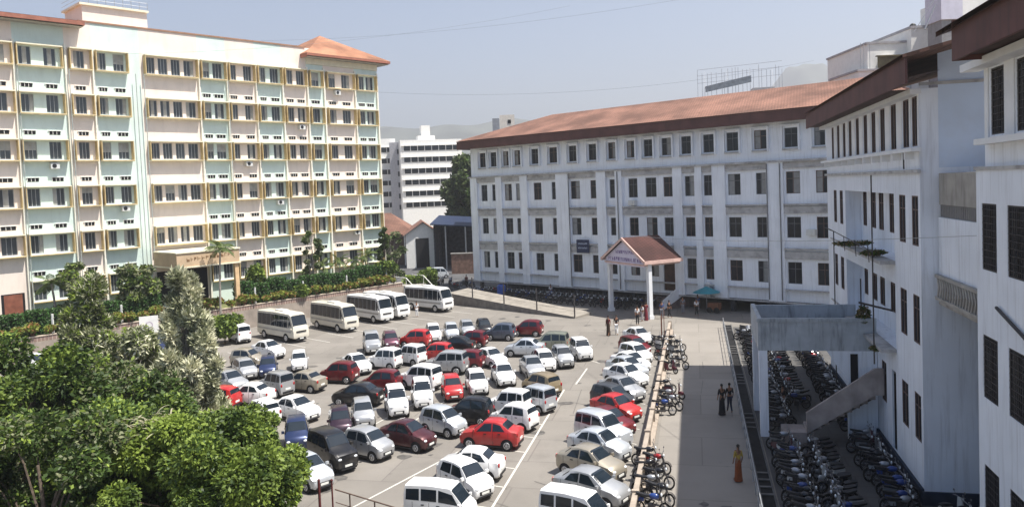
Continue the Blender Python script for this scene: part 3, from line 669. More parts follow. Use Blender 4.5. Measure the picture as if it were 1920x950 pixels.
# ------------------------------------------------------------ background buildings
def bandblock(name, lab, x0, x1, y, z1, rows, dz, ztop, wh=1.4, depth=14, winx=None, m=WHP):
    t = thing(name, lab, 'building', ((x0+x1)/2, y, 0), R(14)); W = (x1-x0)/2
    b = MB(); b.box(-W, W, 0, depth, 0, z1); b.build('wall', m, t)
    for k in range(rows):
        z = ztop-dz*k; f = MB(); f.box(-W+.8, W-.8, -.12, -.003, z-wh, z, 0)
        n = max(3, int(W*2/2.2))
        for j in range(n): xx = -W+.8+(2*W-1.6)*j/n; f.box(xx, xx+.18, -.16, -.12, z-wh, z, 1)
        f.box(-W+.3, W-.3, -.5, -.003, z, z+.15, 1)
        f.build('window_band', [GL, m], t)
    return t
t = bandblock('tower_block', 'distant white slab block with six dark window strips beside the far tree', -31.5, -13.5, 230, 28.3, 6, 3.25, 26.6)
b = MB(); b.box(-3.5, 1.5, 2, 6, 28.3, 29.6); b.box(-2.4, .2, 2.5, 5.5, 29.6, 32.6); b.build('roof_room', WHP, t)
bandblock('tower_block', 'distant white block behind the hostel corner with dark window strips', -47, -33.8, 236, 29.5, 6, 3.3, 26.9)
t = thing('stair_tower', 'distant plain grey stair tower between two white blocks', 'building', (-32.6, 232, 0))
b = MB(); b.box(-2.4, 1.1, 0, 10, 0, 28); b.build('wall', mat('grey tower', (.36, .36, .38), .8, .1), t)
for k in range(6): b = MB(); b.box(-.2, .7, -.06, -.003, 24.6-k*3.25, 26-k*3.25); b.build('window', GL, t)
# sheds
t = thing('shed', 'white gabled shed with a red tiled roof and an open dark doorway', 'shed', (-15.9, 139, 0), R(8))
b = MB(); W = 2.9
b.poly([(-W, 0, 0), (W, 0, 0), (W, 0, 6.0), (.2, 0, 7.9), (-W, 0, 6.0)]); b.poly([(-W, 0, 0), (-W, 0, 6), (-W, 12, 6), (-W, 12, 0)]); b.poly([(W, 0, 0), (W, 12, 0), (W, 12, 6), (W, 0, 6)]); b.poly([(-W, 12, 0), (-W, 12, 6), (.2, 12, 7.9), (W, 12, 6), (W, 12, 0)])
b.build('wall', WHP, t)
b = MB(); b.box(-1.2, 1.1, -.06, -.003, 0, 5.2); b.build('doorway', DARK, t)
b = MB(); b.poly([(-W-.5, -.6, 5.75), (.2, -.6, 8.1), (.2, 12.5, 8.1), (-W-.5, 12.5, 5.75)]); b.poly([(.2, -.6, 8.1), (W+.5, -.6, 5.75), (W+.5, 12.5, 5.75), (.2, 12.5, 8.1)]); b.build('roof', TILE, t)
t = thing('long_shed', 'low shed with long red tiled roof behind the hostel corner', 'shed', (-24, 146, 0))
b = MB(); b.box(-10, 5, 0, 9, 0, 5.8); b.build('wall', mat('brown shed wall', (.1, .065, .05), .9, .3), t)
b = MB(); hiproof(b, -11, 6, -1.2, 10, 5.7, 9.6, 5, 5); b.build('roof', TILE, t)
b = MB()
for x in (-8, -4, 0, 4): b.box(x, x+.2, -.8, -.6, 0, 5.7)
b.build('posts', WHP, t)
t = thing('open_shelter', 'open shelter with a dark blue sheet roof on pale posts, dark inside', 'shelter', (-9.4, 134, 0), R(-4))
b = MB(); b.poly([(-4.4, -1, 7.9), (5.5, -1, 7.1), (5.5, 9, 8.2), (-4.4, 9, 9.0)]); b.poly([(-4.4, -1, 7.7), (-4.4, -1, 7.9), (5.5, -1, 7.1), (5.5, -1, 6.9)]); b.build('roof', mat('blue sheet', (.018, .028, .06), .5, .2), t)
b = MB(); b.box(-4.2, 5.3, 8, 8.2, 0, 8); b.box(-4.2, -4.0, 1, 8, 0, 7.5); b.build('back_wall', mat('shelter dark', (.04, .04, .05), .9, .4), t)
b = MB()
for x in (-1.9, 1.5, 4.6): b.tube((x, -.5, 0), (x, -.5, 7.4), .12)
b.build('posts', STL, t)
t = thing('low_wall', 'low brown brick wall under the blue roofed shelter', 'wall', (-6.5, 126, 0), R(-8))
b = MB(); b.box(-3.5, 4, 0, .4, 0, 3.2); b.build('panel', mat('brown brick', (.2, .12, .09), .9, .3), t); b = MB(); b.box(-3.6, 4.1, -.1, .5, 3.2, 3.35); b.build('cap', CON, t)
# buildings above C
t = thing('rooftop_block', 'stepped white block rising above the eaves of the side wing', 'building', (38.6, 80, 0))
b = MB(); b.box(-2.2, 4.5, 0, 10, 0, 26.4); b.box(-1.0, 5.0, -.6, 9, 0, 25); b.box(1.7, 7.5, -1, 9, 0, 27.6); b.box(-3.6, 1, -1, 6, 0, 23.6); b.build('wall', WHP, t)
b = MB(); b.box(-2.35, 1.7, -.12, 10, 26.4, 26.6); b.box(1.6, 7.6, -1.15, 9, 27.6, 27.85); b.box(-3.75, 1.1, -1.15, 6, 23.6, 23.8); b.build('parapet_cap', mat('grey cap', (.35, .34, .35), .9, .1), t)
b = MB(); b.box(-1.5, 1.4, -.66, -.603, 23.9, 25.0) ; b.box(-1.7, 1.6, -.9, -.603, 25.0, 25.12); b.build('window', mat('ochre glazing', (.12, .1, .05), .4, .3), t)
b = MB()
for x in (2.9, 5.0): b.ball((x, 1, 28.15), .33, nu=10, nv=6)
b.build('roof_vent', BLK, t)
b = MB()
for x in (-3.3, -3.0, -2.4): b.tube((x, -.9, 23.8), (x, -.9, 26.4), .03, n=4)
b.build('antenna', STL, t)
t = thing('water_tower', 'tall narrow grey and lilac tower standing over the side wing roof', 'tower', (40.9, 73, 0))
b = MB(); b.box(-.85, .8, 0, 2.4, 0, 27.2); b.build('shaft', mat('grey shaft', (.27, .26, .26), .9, .1, dirt=.5), t)
b = MB(); b.box(-.98, .98, -.2, 2.6, 27.2, 32.5); b.build('tank_room', mat('lilac white paint', (.6, .58, .66), .8, .05), t)
b = MB(); b.box(-.3, .3, -.3, -.253, 30.9, 31.5); b.build('opening', DARK, t)
b = MB()
b.path([(-2.4, 0, 26.4), (-1.4, 0, 28.6)], .07); b.path([(-3.4, 0, 26.2), (-1.4, 0, 29.2)], .03); b.build('stay_pipe', STL, t)
t = thing('roof_cabin', 'bright white cabin with an overhanging slab above the side wing roof', 'building', (45.5, 76, 0))
b = MB(); b.box(-3.2, 1.0, 0, 5, 0, 29.8); b.box(-.2, 2.5, .8, 5, 0, 31.3); b.build('wall', WHP, t); b = MB(); b.box(-1, 2.7, .3, 5, 31.3, 31.5); b.build('cap', CON, t)
# rooftop frame letters behind B
t = thing('rooftop_signage_frame', 'grey rooftop room carrying an open steel frame of uprights above the brown tiled roof', 'rooftop structure', (31.0, 108, -1.0), R(-12))
b = MB(); b.box(-6.5, 4, 0, 5, 0, 25.2); b.box(-3, 3, -.5, 4, 25.2, 25.6); b.build('wall', mat('roof room render', (.45, .43, .42), .9, .1), t)
b = MB(); b.poly([(-3.9, -1, 26.3), (2.1, -1, 27.3), (2.1, -1, 28.2), (-3.9, -1, 27.1)]); b.poly([(-3.9, -1, 27.1), (2.1, -1, 28.2), (2.1, 2, 28.2), (-3.9, 2, 27.1)]); b.build('sheet_roof', mat('grey sheet', (.22, .25, .27), .6, .2), t)
b = MB(); b.box(2.3, 5.2, 0, 3, 24, 26.6); b.build('side_room', mat('roof room render', (.45, .43, .42)), t)
b = MB(); x = -4.9
while x < 6.2:
    b.tube((x, -.6, 25), (x, -.6, 29.2+rnd.uniform(-.5, .4)), .035, n=4); x += rnd.uniform(.3, .75)
for z in (27.6, 28.6, 29.4): b.tube((-4.9, -.6, z), (6.1, -.6, z+.5), .03, n=4)
for x in (-4, -1, 2, 5): b.tube((x, -.6, 25), (x+.2, 2.5, 29.5), .03, n=4)
b.build('steel_frame', mat('pale steel', (.4, .41, .43), .6, .1), t)
t = thing('roof_tank_house', 'small cream rooftop house with grey tank behind the far end of the tiled roof', 'building', (-.9, 128, 0))
b = MB(); b.box(-2.3, 4.5, 0, 6, 0, 22.2); b.box(-.4, 2.0, 0, 4, 22.2, 25.2); b.build('wall', mat('cream render', (.62, .57, .5), .9, .1), t)
b = MB(); b.box(-1.6, -.5, 0, 2, 22.2, 24.7); b.build('tank', mat('grey tank', (.25, .26, .28), .7, .1), t)
b = MB(); b.box(.9, 1.4, -.05, -.003, 23.8, 24.4); b.box(-1.8, 3.8, -.05, -.003, 19, 20); b.build('window', DARK, t)
t = thing('roof_line_block', 'pale flat roofed block just showing over the tiled roof ridge', 'building', (8, 150, 0))
b = MB(); b.box(-6, 16, 0, 10, 0, 25); b.build('wall', WHP, t)
for k in range(4): b = MB(); b.box(-4+4.5*k, -2+4.5*k, -.05, -.003, 22.6, 23.8); b.build('window', GL, t)
# ------------------------------------------------------------ concrete platform and stair by C
def PC(u, v, z=0): return Vector(UV(u, v, z))
pt = thing('concrete_platform', 'stained raised concrete platform on square columns reaching out from the side wing', 'platform', PC(42.4, 3.0), math.pi/2-R(103.1))
# local x = +v direction, local y = +u direction
b = MB()
b.box(0, 5.7, 0, .25, 4.55, 6.2); b.box(0, .2, .25, 5.2, 4.55, 6.2); b.box(0, 5.7, 5.2, 5.4, 4.55, 6.1); b.box(.2, 5.7, .25, 5.2, 4.8, 5.05); b.box(-.06, 5.7, -.06, -.003, 6.04, 6.22)
b.build('parapet', mat('rain stained parapet', (.40, .43, .455), .9, .12, 1.2, dirt=.85, dirtcol=(.07, .075, .075), dscale=(2.2, 2.2, .3), bump=.2), pt)
for x, y in ((.02, .02), (.02, 4.8)): b = MB(); b.box(x, x+.42, y, y+.42, 0, 4.55); b.build('column', WC, pt)
b = MB(); b.poly([(3.3, .02, 4.6), (4.3, .02, 3.0), (4.3, .02, 0), (5.72, .02, 0), (5.72, .02, 4.6)]); b.poly([(3.3, .2, 4.6), (5.72, .2, 4.6), (5.72, .2, 0), (4.3, .2, 0), (4.3, .2, 3.0)]); b.poly([(3.3, .02, 4.6), (3.3, .2, 4.6), (4.3, .2, 3), (4.3, .02, 3)]); b.poly([(4.3, .02, 3), (4.3, .2, 3), (4.3, .2, 0), (4.3, .02, 0)])
b.build('haunch', WC, pt)
b = MB()
for i, (x, z) in enumerate(((4.45, 3.0),)): b.box(x, x+.35, -.02, .015, 2.6, 4.4)
b.build('slot', DARK, pt)
sr_ = thing('stair_flight', 'brown concrete stair flight with solid parapet climbing to the raised platform', 'stairs', PC(40.9, 3.0), math.pi/2-R(103.1))
b = MB()
pts = [(2.1, .7), (5.3, 2.7), (5.7, 2.7), (5.7, 4.0), (5.3, 4.0), (2.1, 1.75)]
b.poly([(x, 0, z) for x, z in pts]); b.poly([(x, .18, z) for x, z in pts][::-1])
for (x0, z0), (x1, z1) in zip(pts, pts[1:]+pts[:1]): b.poly([(x0, 0, z0), (x0, .18, z0), (x1, .18, z1), (x1, 0, z1)])
b.poly([(2.1, .18, .75), (5.3, .18, 2.7), (5.3, 1.3, 2.7), (2.1, 1.3, .75)]); b.poly([(2.1, .18, .55), (2.1, 1.3, .55), (5.3, 1.3, 2.5), (5.3, .18, 2.5)])
for k in range(9): b.box(2.1+k*.36, 2.1+(k+1)*.36, .2, 1.3, .7+k*.215, .95+k*.215)
b.box(1.0, 2.1, 0, 1.4, 0, .75)
b.build('parapet', mat('brown stained concrete', (.33, .285, .265), .9, .2, 1.2, dirt=.6), sr_)
# ------------------------------------------------------------ drains, barriers, rails
dc = thing('drain_channel', 'dark open drain with cross slabs running between walkway and motorcycle yard', 'drain', PC(5, 2.35), math.pi/2-R(13.1))
b = MB(); b.box(0, 70, -.62, -.55, 0, .1, 1); b.box(0, 70, -.05, 0, 0, .1, 1); b.poly([(0, -.55, .02), (70, -.55, .02), (70, -.05, .02), (0, -.05, .02)], 0)
b.build('channel', [mat('black drain bed', (.012, .012, .013), .9, .4), mat('drain kerb', (.1, .1, .1), .9, .2)], dc)  # flat near black bed between the two kerbs
for k in range(60):
    if k % 11 > 3: continue
    b = MB(); x = 20+k*.85; b.box(x, x+.13, -.55, -.05, .05, .1); b.build('cross_slab', mat('slab edge', (.13, .125, .12), .9, .2), dc)
fr_ = thing('pipe_railing', 'thin pipe railing with short posts along the walkway edge beside the drain', 'railing', PC(5, 2.3), math.pi/2-R(13.1))
b = MB()
for k in range(36): x = 16+k*1.5; b.tube((x, .12, 0), (x, .12, .95), .03, n=6)
b.build('posts', STL, fr_)
b = MB(); b.tube((16, .12, .95), (68.5, .12, .95), .025, n=6); b.tube((16, .12, .5), (68.5, .12, .5), .018, n=6); b.build('rail', STL, fr_)
# concrete grille barrier
gb_ = thing('grille_barrier', 'low beige precast concrete grille fence between the car row and the walkway', 'fence', PC(24, -2.75), math.pi/2-R(13.4))
GBM = mat('beige precast', (.36, .305, .25), .9, .12, 2, dirt=.5, dirtcol=(.2, .14, .1), dscale=(1, 1, 1))
b = MB(); b.box(0, 48, -.28, .34, 0, .16); b.build('base_kerb', GBM, gb_)
b = MB(); b.box(0, 48, -.1, .12, .68, .82); b.build('top_rail', GBM, gb_)
b = MB(); x = .1
while x < 48: b.poly([(x, -.04, .16), (x+.1, -.04, .16), (x+.28, -.04, .68), (x+.18, -.04, .68)]); b.poly([(x, .05, .16), (x+.18, .05, .68), (x+.28, .05, .68), (x+.1, .05, .16)]); b.poly([(x, -.04, .16), (x+.18, -.04, .68), (x+.18, .05, .68), (x, .05, .16)]); b.poly([(x+.1, .05, .16), (x+.28, .05, .68), (x+.28, -.04, .68), (x+.1, -.04, .16)]); x += .36
b.build('balusters', GBM, gb_)
for k in range(13):
    b = MB(); b.box(k*4-.02, k*4+.16, -.14, .16, .16, .92); b.build('post', GBM, gb_)
# tall rods at the far end of the barrier
for i, (x, y) in enumerate(((12.3, 66.2), (12.0, 64.9), (12.7, 67.3))):
    rl_ = ('middle one of three thin rusty rods at the far end of the grille fence', 'nearest of three thin rusty rods at the far end of the grille fence', 'farthest of three thin rusty rods at the far end of the grille fence')[i]
    o = MB(); o.tube((0, 0, 0), (.02, 0, 2.4), .03, n=6); o = o.build('signal_rod', mat('rusty rod', (.15, .06, .04), .8, .2), loc=(x, y, 0)); tag(o, rl_, 'rod', 'rods at the end of the grille fence')
# bottom railing and gate posts
rl = thing('pipe_fence', 'thin brown pipe fence at the bottom edge beside the pale silver saloon', 'fence', (-7.9, 32.75, 0), math.atan2(-2.1, 2.75))
b = MB(); b.tube((0, 0, 1.1), (9, 0, 1.1), .03); b.tube((0, 0, .55), (9, 0, .55), .02); b.build('rail', mat('brown pipe', (.13, .09, .07), .7, .2), rl)
for k in range(6): b = MB(); b.tube((.9+k*1.5, 0, 0), (.9+k*1.5, 0, 1.1), .03); b.build('post', MATS['brown pipe'], rl)
for x, y, l in ((-8.15, 31.1, 'thick dark red gate post, left of a pair at the bottom edge'), (-7.62, 31.05, 'thin dark red gate post, right of a pair at the bottom edge')):
    o = MB(); o.tube((0, 0, 0), (0, 0, 2.1), .055 if x < -8 else .035, n=8); o.ball((0, 0, 2.12), .06); o = o.build('gate_post', mat('dark red post', (.09, .02, .02), .6, .2), loc=(x, y, 0)); tag(o, l, 'post')
# white board sign by the trees
s = thing('notice_board', 'square white notice board with a faint ring mark on a thin white pole', 'sign', (-30.2, 64.6, 0), R(24))
b = MB(); b.tube((0, 0, 0), (0, 0, 4.0), .06); b.build('pole', WHP, s)
b = MB(); b.box(-.72, .72, -.06, .0, 2.75, 4.15); bd = b.build('board', WHP, s)
b = MB(); b.ring([[(.0+r*math.cos(t*math.pi/8), -.064, 3.4+r*math.sin(t*math.pi/8)) for t in range(16)] for r in (.3, .22)], capends=False); b.build('emblem', mat('faint mauve', (.5, .42, .5), .7, .1), bd)
# street lamp post on the B side and slim poles
for x, y, h, l in ((8.4, 92.6, 4.6, 'slim dark lamp post in front of the office windows'),):
    t = thing('lamp_post', l, 'lamp post', (x, y, 0)); b = MB(); b.tube((0, 0, 0), (0, 0, h), .07, .05); b.build('pole', IRN, t); b = MB(); b.path([(0, 0, h), (.5, 0, h+.2)], .04); b.ball((.6, 0, h+.15), .18, .1, .08); b.build('lamp_head', STL, t)
# overhead wires
def wire(name, p, q, sag, r, lab):
    b = MB(); pts = []
    for k in range(25):
        t = k/24; v = Vector(p).lerp(Vector(q), t); v.z -= sag*4*t*(1-t); pts.append(v)
    b.path(pts, r, 4); o = b.build(name, STL); tag(o, lab, 'cable'); return o
wire('overhead_cable', (-22, 72, 27.6), (26, 60, 29.0), 1.2, .009, 'upper thin overhead cable crossing the sky')
wire('overhead_cable', (-35, 70, 26.6), (6, 72, 29.6), 1.0, .009, 'lower thin overhead cable crossing the sky')
wire('overhead_cable', (-12, 60, 21.3), (24, 62, 22.4), 1.2, .011, 'thin cable passing before the brown tiled roof')
wire('overhead_cable', (8.2, 60, 9.6), (16, 26, 11.3), .35, .014, 'single cable running past the side wing windows')
# awning
aw = thing('stall_umbrella', 'turquoise canvas umbrella over a small stall before the office block', 'umbrella', (19.6, 80.3, 0))
b = MB(); b.ring([[(1.45*math.cos(t*math.pi/4), 1.45*math.sin(t*math.pi/4), 2.0) for t in range(8)], [(.05*math.cos(t*math.pi/4), .05*math.sin(t*math.pi/4), 2.6) for t in range(8)]]); b.build('canopy', mat('turquoise canvas', (.04, .24, .29), .8, .1), aw)
b = MB(); b.tube((0, 0, 0), (0, 0, 2.5), .03); b.build('pole', STL, aw)
t = thing('vending_cart', 'small dark cart with brown sides under the turquoise umbrella', 'cart', (20.2, 79.6, 0), R(-40)); b = MB(); b.box(-.6, .6, -.35, .35, .35, 1.0); b.build('box', mat('cart brown', (.2, .08, .04), .7, .2), t)
for s_ in (-.4, .4):
    b = MB(); b.tube((s_, -.38, .3), (s_, -.34, .3), .3, n=14); b.build('wheel', RUB, t)
t = thing('water_tank', 'blue plastic drum standing among the motorcycles near the ramp', 'drum', (-1.6, 96.0, 0)); b = MB()
rows = []
for z, r in ((0, .5), (.08, .55), (.7, .56), (.75, .59), (.8, .56), (1.5, .56), (1.7, .4), (1.78, .2)): rows.append([(r*math.cos(k*math.pi/8), r*math.sin(k*math.pi/8), z) for k in range(16)])
b.ring(rows); b.build('drum', mat('blue plastic', (.02, .07, .3), .4, .1), t)
b = MB(); b.tube((0, 0, 1.78), (0, 0, 1.86), .22, n=14); b.build('lid', BLK, t)
# balcony plants
# ------------------------------------------------------------ vehicles
PAINT = {}
def paint(c):
    cols = {'white': (.78, .78, .77), 'beige': (.38, .34, .27), 'navy': (.02, .035, .10), 'silver': (.42, .43, .44), 'red': (.42, .018, .018), 'darkred': (.17, .012, .018),
            'purple': (.13, .045, .07), 'black': (.012, .012, .014), 'blackpurple': (.035, .015, .028), 'maroon': (.075, .014, .02), 'palesilver': (.58, .61, .64), 'tan': (.33, .26, .16),
            'olive': (.25, .26, .2), 'slate': (.10, .12, .16), 'grey': (.055, .062, .07)}
    k = 'car paint '+c
    if k not in MATS:
        met = 0 if c in ('white', 'red') else .45
        mat(k, cols[c], .35, .04, 2, metal=met, coat=.6, spec=.5, dirt=.25, dirtcol=(.3, .27, .23), dscale=(.8, .8, .8))
    return MATS[k]
CT = {}
CT['hatch'] = dict(L=2.7, W=1.24, r=.285, wx=.315, S=[(-.5, .80, .40, .66, .72, .72), (-.492, .92, .27, .86, .82, .92), (-.47, .97, .22, .96, .82, 1.08), (-.425, 1, .2, .98, .76, 1.40), (-.30, 1, .18, .97, .75, 1.50), (-.05, 1, .18, .95, .75, 1.52), (.10, 1, .18, .93, .75, 1.46), (.165, 1, .18, .92, .78, 1.33), (.30, 1, .18, .92, .88, .99), (.42, .97, .2, .83, .85, .89), (.475, .9, .22, .70, .76, .79), (.5, .78, .3, .56, .66, .62)],
    side=[[(-.37, .06), (-.34, .86), (-.11, .88), (-.11, .06)], [(-.085, .06), (-.085, .88), (.10, .86), (.225, .08)]], ws=(.285, .115), rw=(-.468, -.428))
CT['tall'] = dict(L=2.6, W=1.2, r=.28, wx=.32, S=[(-.5, .86, .40, .72, .78, .8), (-.495, .94, .27, .92, .86, 1.0), (-.475, .98, .22, 1.0, .84, 1.35), (-.455, 1, .2, 1.01, .80, 1.58), (-.3, 1, .18, 1.0, .79, 1.63), (.06, 1, .18, .99, .79, 1.61), (.13, 1, .18, .98, .82, 1.48), (.25, 1, .18, .97, .90, 1.04), (.42, .98, .2, .90, .87, .95), (.48, .92, .22, .72, .8, .84), (.5, .82, .3, .58, .7, .64)],
    side=[[(-.455, .08), (-.44, .84), (-.33, .86), (-.33, .08)], [(-.31, .06), (-.31, .88), (-.1, .88), (-.1, .06)], [(-.075, .06), (-.075, .88), (.08, .86), (.18, .08)]], ws=(.24, .08), rw=(-.493, -.46))
CT['sedan'] = dict(L=3.2, W=1.28, r=.285, wx=.32, S=[(-.5, .80, .42, .70, .74, .76), (-.49, .92, .28, .9, .82, .95), (-.46, .97, .22, .95, .84, 1.03), (-.36, 1, .2, .97, .84, 1.06), (-.22, 1, .18, .96, .74, 1.38), (-.12, 1, .18, .95, .73, 1.44), (.05, 1, .18, .93, .73, 1.43), (.12, 1, .18, .92, .75, 1.34), (.26, 1, .18, .9, .87, .99), (.41, .97, .2, .82, .85, .88), (.475, .9, .22, .68, .76, .76), (.5, .78, .3, .54, .66, .6)],
    side=[[(-.29, .06), (-.21, .8), (-.085, .88), (-.085, .06)], [(-.065, .06), (-.065, .88), (.06, .86), (.19, .08)]], ws=(.25, .075), rw=(-.35, -.235))
CT['suv'] = dict(L=3.15, W=1.32, r=.33, wx=.31, S=[(-.5, .9, .42, .8, .84, .86), (-.49, .96, .3, 1.02, .88, 1.1), (-.47, 1, .26, 1.1, .84, 1.5), (-.44, 1, .25, 1.1, .82, 1.68), (-.2, 1, .24, 1.08, .82, 1.74), (.05, 1, .24, 1.06, .82, 1.71), (.12, 1, .24, 1.05, .84, 1.6), (.25, 1, .24, 1.03, .9, 1.13), (.42, .98, .26, .98, .88, 1.04), (.48, .93, .28, .8, .82, .9), (.5, .85, .34, .6, .74, .66)],
    side=[[(-.455, .1), (-.44, .84), (-.31, .86), (-.31, .1)], [(-.29, .1), (-.29, .86), (-.1, .88), (-.1, .08)], [(-.075, .08), (-.075, .88), (.08, .84), (.18, .1)]], ws=(.24, .09), rw=(-.486, -.452))
CT['van'] = dict(L=3.0, W=1.22, r=.275, wx=.33, S=[(-.5, .93, .4, .9, .86, 1.0), (-.495, .97, .28, 1.02, .88, 1.4), (-.47, 1, .24, 1.04, .85, 1.72), (-.1, 1, .22, 1.03, .85, 1.78), (.22, 1, .22, 1.02, .85, 1.72), (.29, 1, .22, 1.0, .87, 1.5), (.42, 1, .22, .97, .9, 1.02), (.475, .96, .25, .82, .84, .9), (.5, .86, .32, .62, .74, .66)],
    side=[[(-.46, .1), (-.455, .8), (-.25, .82), (-.25, .1)], [(-.22, .1), (-.22, .82), (.02, .82), (.02, .1)], [(.05, .1), (.05, .82), (.26, .8), (.35, .12)]], ws=(.41, .235), rw=(-.4985, -.478))
CT['bus'] = dict(L=6.5, W=1.72, r=.4, wx=.30, S=[(-.5, .93, .5, 1.35, .86, 1.6), (-.495, .98, .42, 1.4, .88, 2.3), (-.47, 1, .4, 1.4, .88, 2.66), (0, 1, .4, 1.38, .88, 2.72), (.38, 1, .4, 1.36, .88, 2.66), (.425, 1, .4, 1.34, .88, 2.5), (.485, .98, .4, 1.25, .9, 1.42), (.497, .95, .42, 1.0, .86, 1.15), (.5, .86, .46, .7, .76, .8)],
    side=[[(-.462+k*.118, .0), (-.462+k*.118, .84), (-.349+k*.118, .84), (-.349+k*.118, .0)] for k in range(7)]+[[(.372, .04), (.372, .8), (.40, .78), (.465, .06)]], ws=(.48, .41), rw=(-.498, -.48))
def make_vehicle(kind, label):
    T = CT[kind]; L, W, S = T['L'], T['W']/2, T['S']
    t = thing({'hatch': 'parked_hatchback', 'sedan': 'parked_saloon_car', 'suv': 'parked_suv', 'tall': 'parked_hatchback', 'van': 'parked_van', 'bus': 'parked_minibus'}[kind], label, {'van': 'van', 'bus': 'bus'}.get(kind, 'car'))
    def st(x):
        x = max(-.5, min(.5, x))
        for a, b in zip(S, S[1:]):
            if a[0] <= x <= b[0]:
                k = (x-a[0])/(b[0]-a[0]) if b[0] > a[0] else 0
                return [p+(q-p)*k for p, q in zip(a, b)]
        return list(S[-1])
    def prof(s):
        x, w, zb, zl_, wt, zt = s; w *= W; wt *= W
        return [(w*.80, zb), (w*.97, zb+.10), (w, min(zb+.32, zl_-.02)), (w*.985, zl_), (wt, zt-.05), (wt*.82, zt)]
    rows = []
    for s in S:
        h = prof(s); x = s[0]*L
        rows.append([(x, y, z) for y, z in h]+[(x, -y, z) for y, z in reversed(h)])
    b = MB(); b.ring(rows)
    body = b.build('body', PAINT.setdefault('w', paint('white')), t, smooth=38)
    wf = MB()
    def sp(x, s_, side, off=.007):
        h = prof(st(x)); y = h[3][0]+(h[4][0]-h[3][0])*s_; z = h[3][1]+(h[4][1]-h[3][1])*s_
        return (x*L, side*(y+off), z+off*.5)
    nm = 'side_window'
    for side in (1, -1):
        for poly in T['side']:
            m_ = MB(); pp = [sp(x, s_, side) for x, s_ in poly]
            # subdivide the slanted top so the pane hugs the body
            m_.poly(pp if side > 0 else pp[::-1]); m_.build(nm, GLC, t)
    def top(xa, xb, name, n=5, off=.009, ins=.97):
        m_ = MB(); rws = []
        for k in range(n+1):
            x = xa+(xb-xa)*(.06+.88*k/n); h = prof(st(x)); h2 = prof(st(x+.002)); dz = (h2[5][1]-h[5][1])/(.002*L); nn = Vector((-dz, 0, 1)).normalized()*off
            rws.append([(x*L+nn.x, h[4][0]*ins, h[4][1]+nn.z), (x*L+nn.x, h[5][0]*ins, h[5][1]+nn.z), (x*L+nn.x, -h[5][0]*ins, h[5][1]+nn.z), (x*L+nn.x, -h[4][0]*ins, h[4][1]+nn.z)])
        m_.ring(rws, close=False, capends=False); m_.build(name, GLC, t)
    top(T['ws'][0], T['ws'][1], 'windscreen'); top(T['rw'][0], T['rw'][1], 'rear_window')
    r = T['r']
    for sx in (1, -1):
        for sy in (1, -1):
            x = sx*T['wx']*L; y = sy*(W+.004); n = 16
            pts = [(x+(r+.05)*math.cos(k*2*math.pi/n), y, r+(r+.05)*math.sin(k*2*math.pi/n)) for k in range(n)]
            pts = [p if p[2] > .2 else (p[0], p[1], .2) for p in pts]
            d = MB(); d.poly(pts if sy < 0 else pts[::-1]); d.build('wheel_arch', DARK, t)
            w = MB(); w.tube((0, -.09, 0), (0, .09, 0), r, r, 18); wo_ = w.build('wheel', RUB, t, smooth=40); wo_.location = (x, sy*(W-.07), r)
            q = MB(); q.tube((0, sy*.085, 0), (0, sy*.1, 0), r*.64, r*.6, 14)
            for k in range(5): a_ = k*2*math.pi/5; q.box(-.02+r*.35*math.cos(a_), .02+r*.35*math.cos(a_), min(sy*.1, sy*.108), max(sy*.1, sy*.108), r*.35*math.sin(a_)-.05, r*.35*math.sin(a_)+.05, 1)
            q.build('rim', [RIM, BLK], wo_)
    e = prof(S[-1]); zf = S[-1][5]; wl = prof(st(.47))
    for sy in (1, -1):
        h_ = MB(); y = W*.66; zc = (.80 if kind == 'bus' else .64 if kind in ('hatch', 'sedan') else .74)
        h_.ball((L*.472, sy*y, zc), .10, W*.2, .075, 10, 6); h_.build('headlight', LMP, t, smooth=60)
        h_ = MB(); x = -L*.488; zc = .95 if kind in ('van', 'suv', 'bus') else .82; h_.ball((x, sy*W*.8, zc), .06, W*.14, .13, 8, 6); h_.build('tail_light', TLM, t, smooth=60)
        h_ = MB(); xm = T['ws'][0]*L-.1; zz = prof(st(T['ws'][0]))[3][1]; h_.box(xm-.05, xm+.05, sy*(W+.0), sy*(W+.14), zz+.02, zz+.15); h_.build('mirror', PAINT['w'], t)
    h_ = MB(); h_.box(L*.46, L*.503, -W*.5, W*.5, .33, .5, 0); h_.box(L*.46, L*.5025, -W*.62, W*.62, .22, .3, 0); h_.box(-L*.503, -L*.46, -W*.7, W*.7, .28, .42, 0)
    h_.box(-L*.3, L*.3, -W*.985, W*.985, .15, .24, 0); h_.build('bumper_trim', BLK, t)
    h_ = MB(); h_.box(L*.5, L*.508, -.2, .2, .36, .46); h_.build('number_plate', PLT, t); h_ = MB(); h_.box(-L*.508, -L*.5, -.2, .2, .5, .62); h_.build('number_plate', PLT, t)
    if kind != 'bus':
        h_ = MB()
        for side in (1, -1):
            for x in (-.1, .24 if kind != 'van' else .37, -.36):
                if kind == 'sedan': x += .01
                p = prof(st(x)); yy = side*(p[2][0]+.002); h_.poly([(x*L, yy, .3), (x*L+.018, yy, .3), (x*L+.018, side*(p[3][0]+.003), p[3][1]), (x*L, side*(p[3][0]+.003), p[3][1])])
        h_.build('door_seam', BLK, t)
        h_ = MB()
        for side in (1, -1):
            for x in (-.22, .02): p = prof(st(x)); h_.box(x*L, x*L+.14, side*(W*.99), side*(W+.025), p[3][1]-.12, p[3][1]-.085)
        h_.build('door_handle', BLK, t)
    else:
        h_ = MB()
        for side in (1, -1): h_.poly([(x, side*(W+.006), z) for x, z in ((-L*.46, .95), (L*.44, .95), (L*.44, 1.12), (-L*.46, 1.12))][::side])
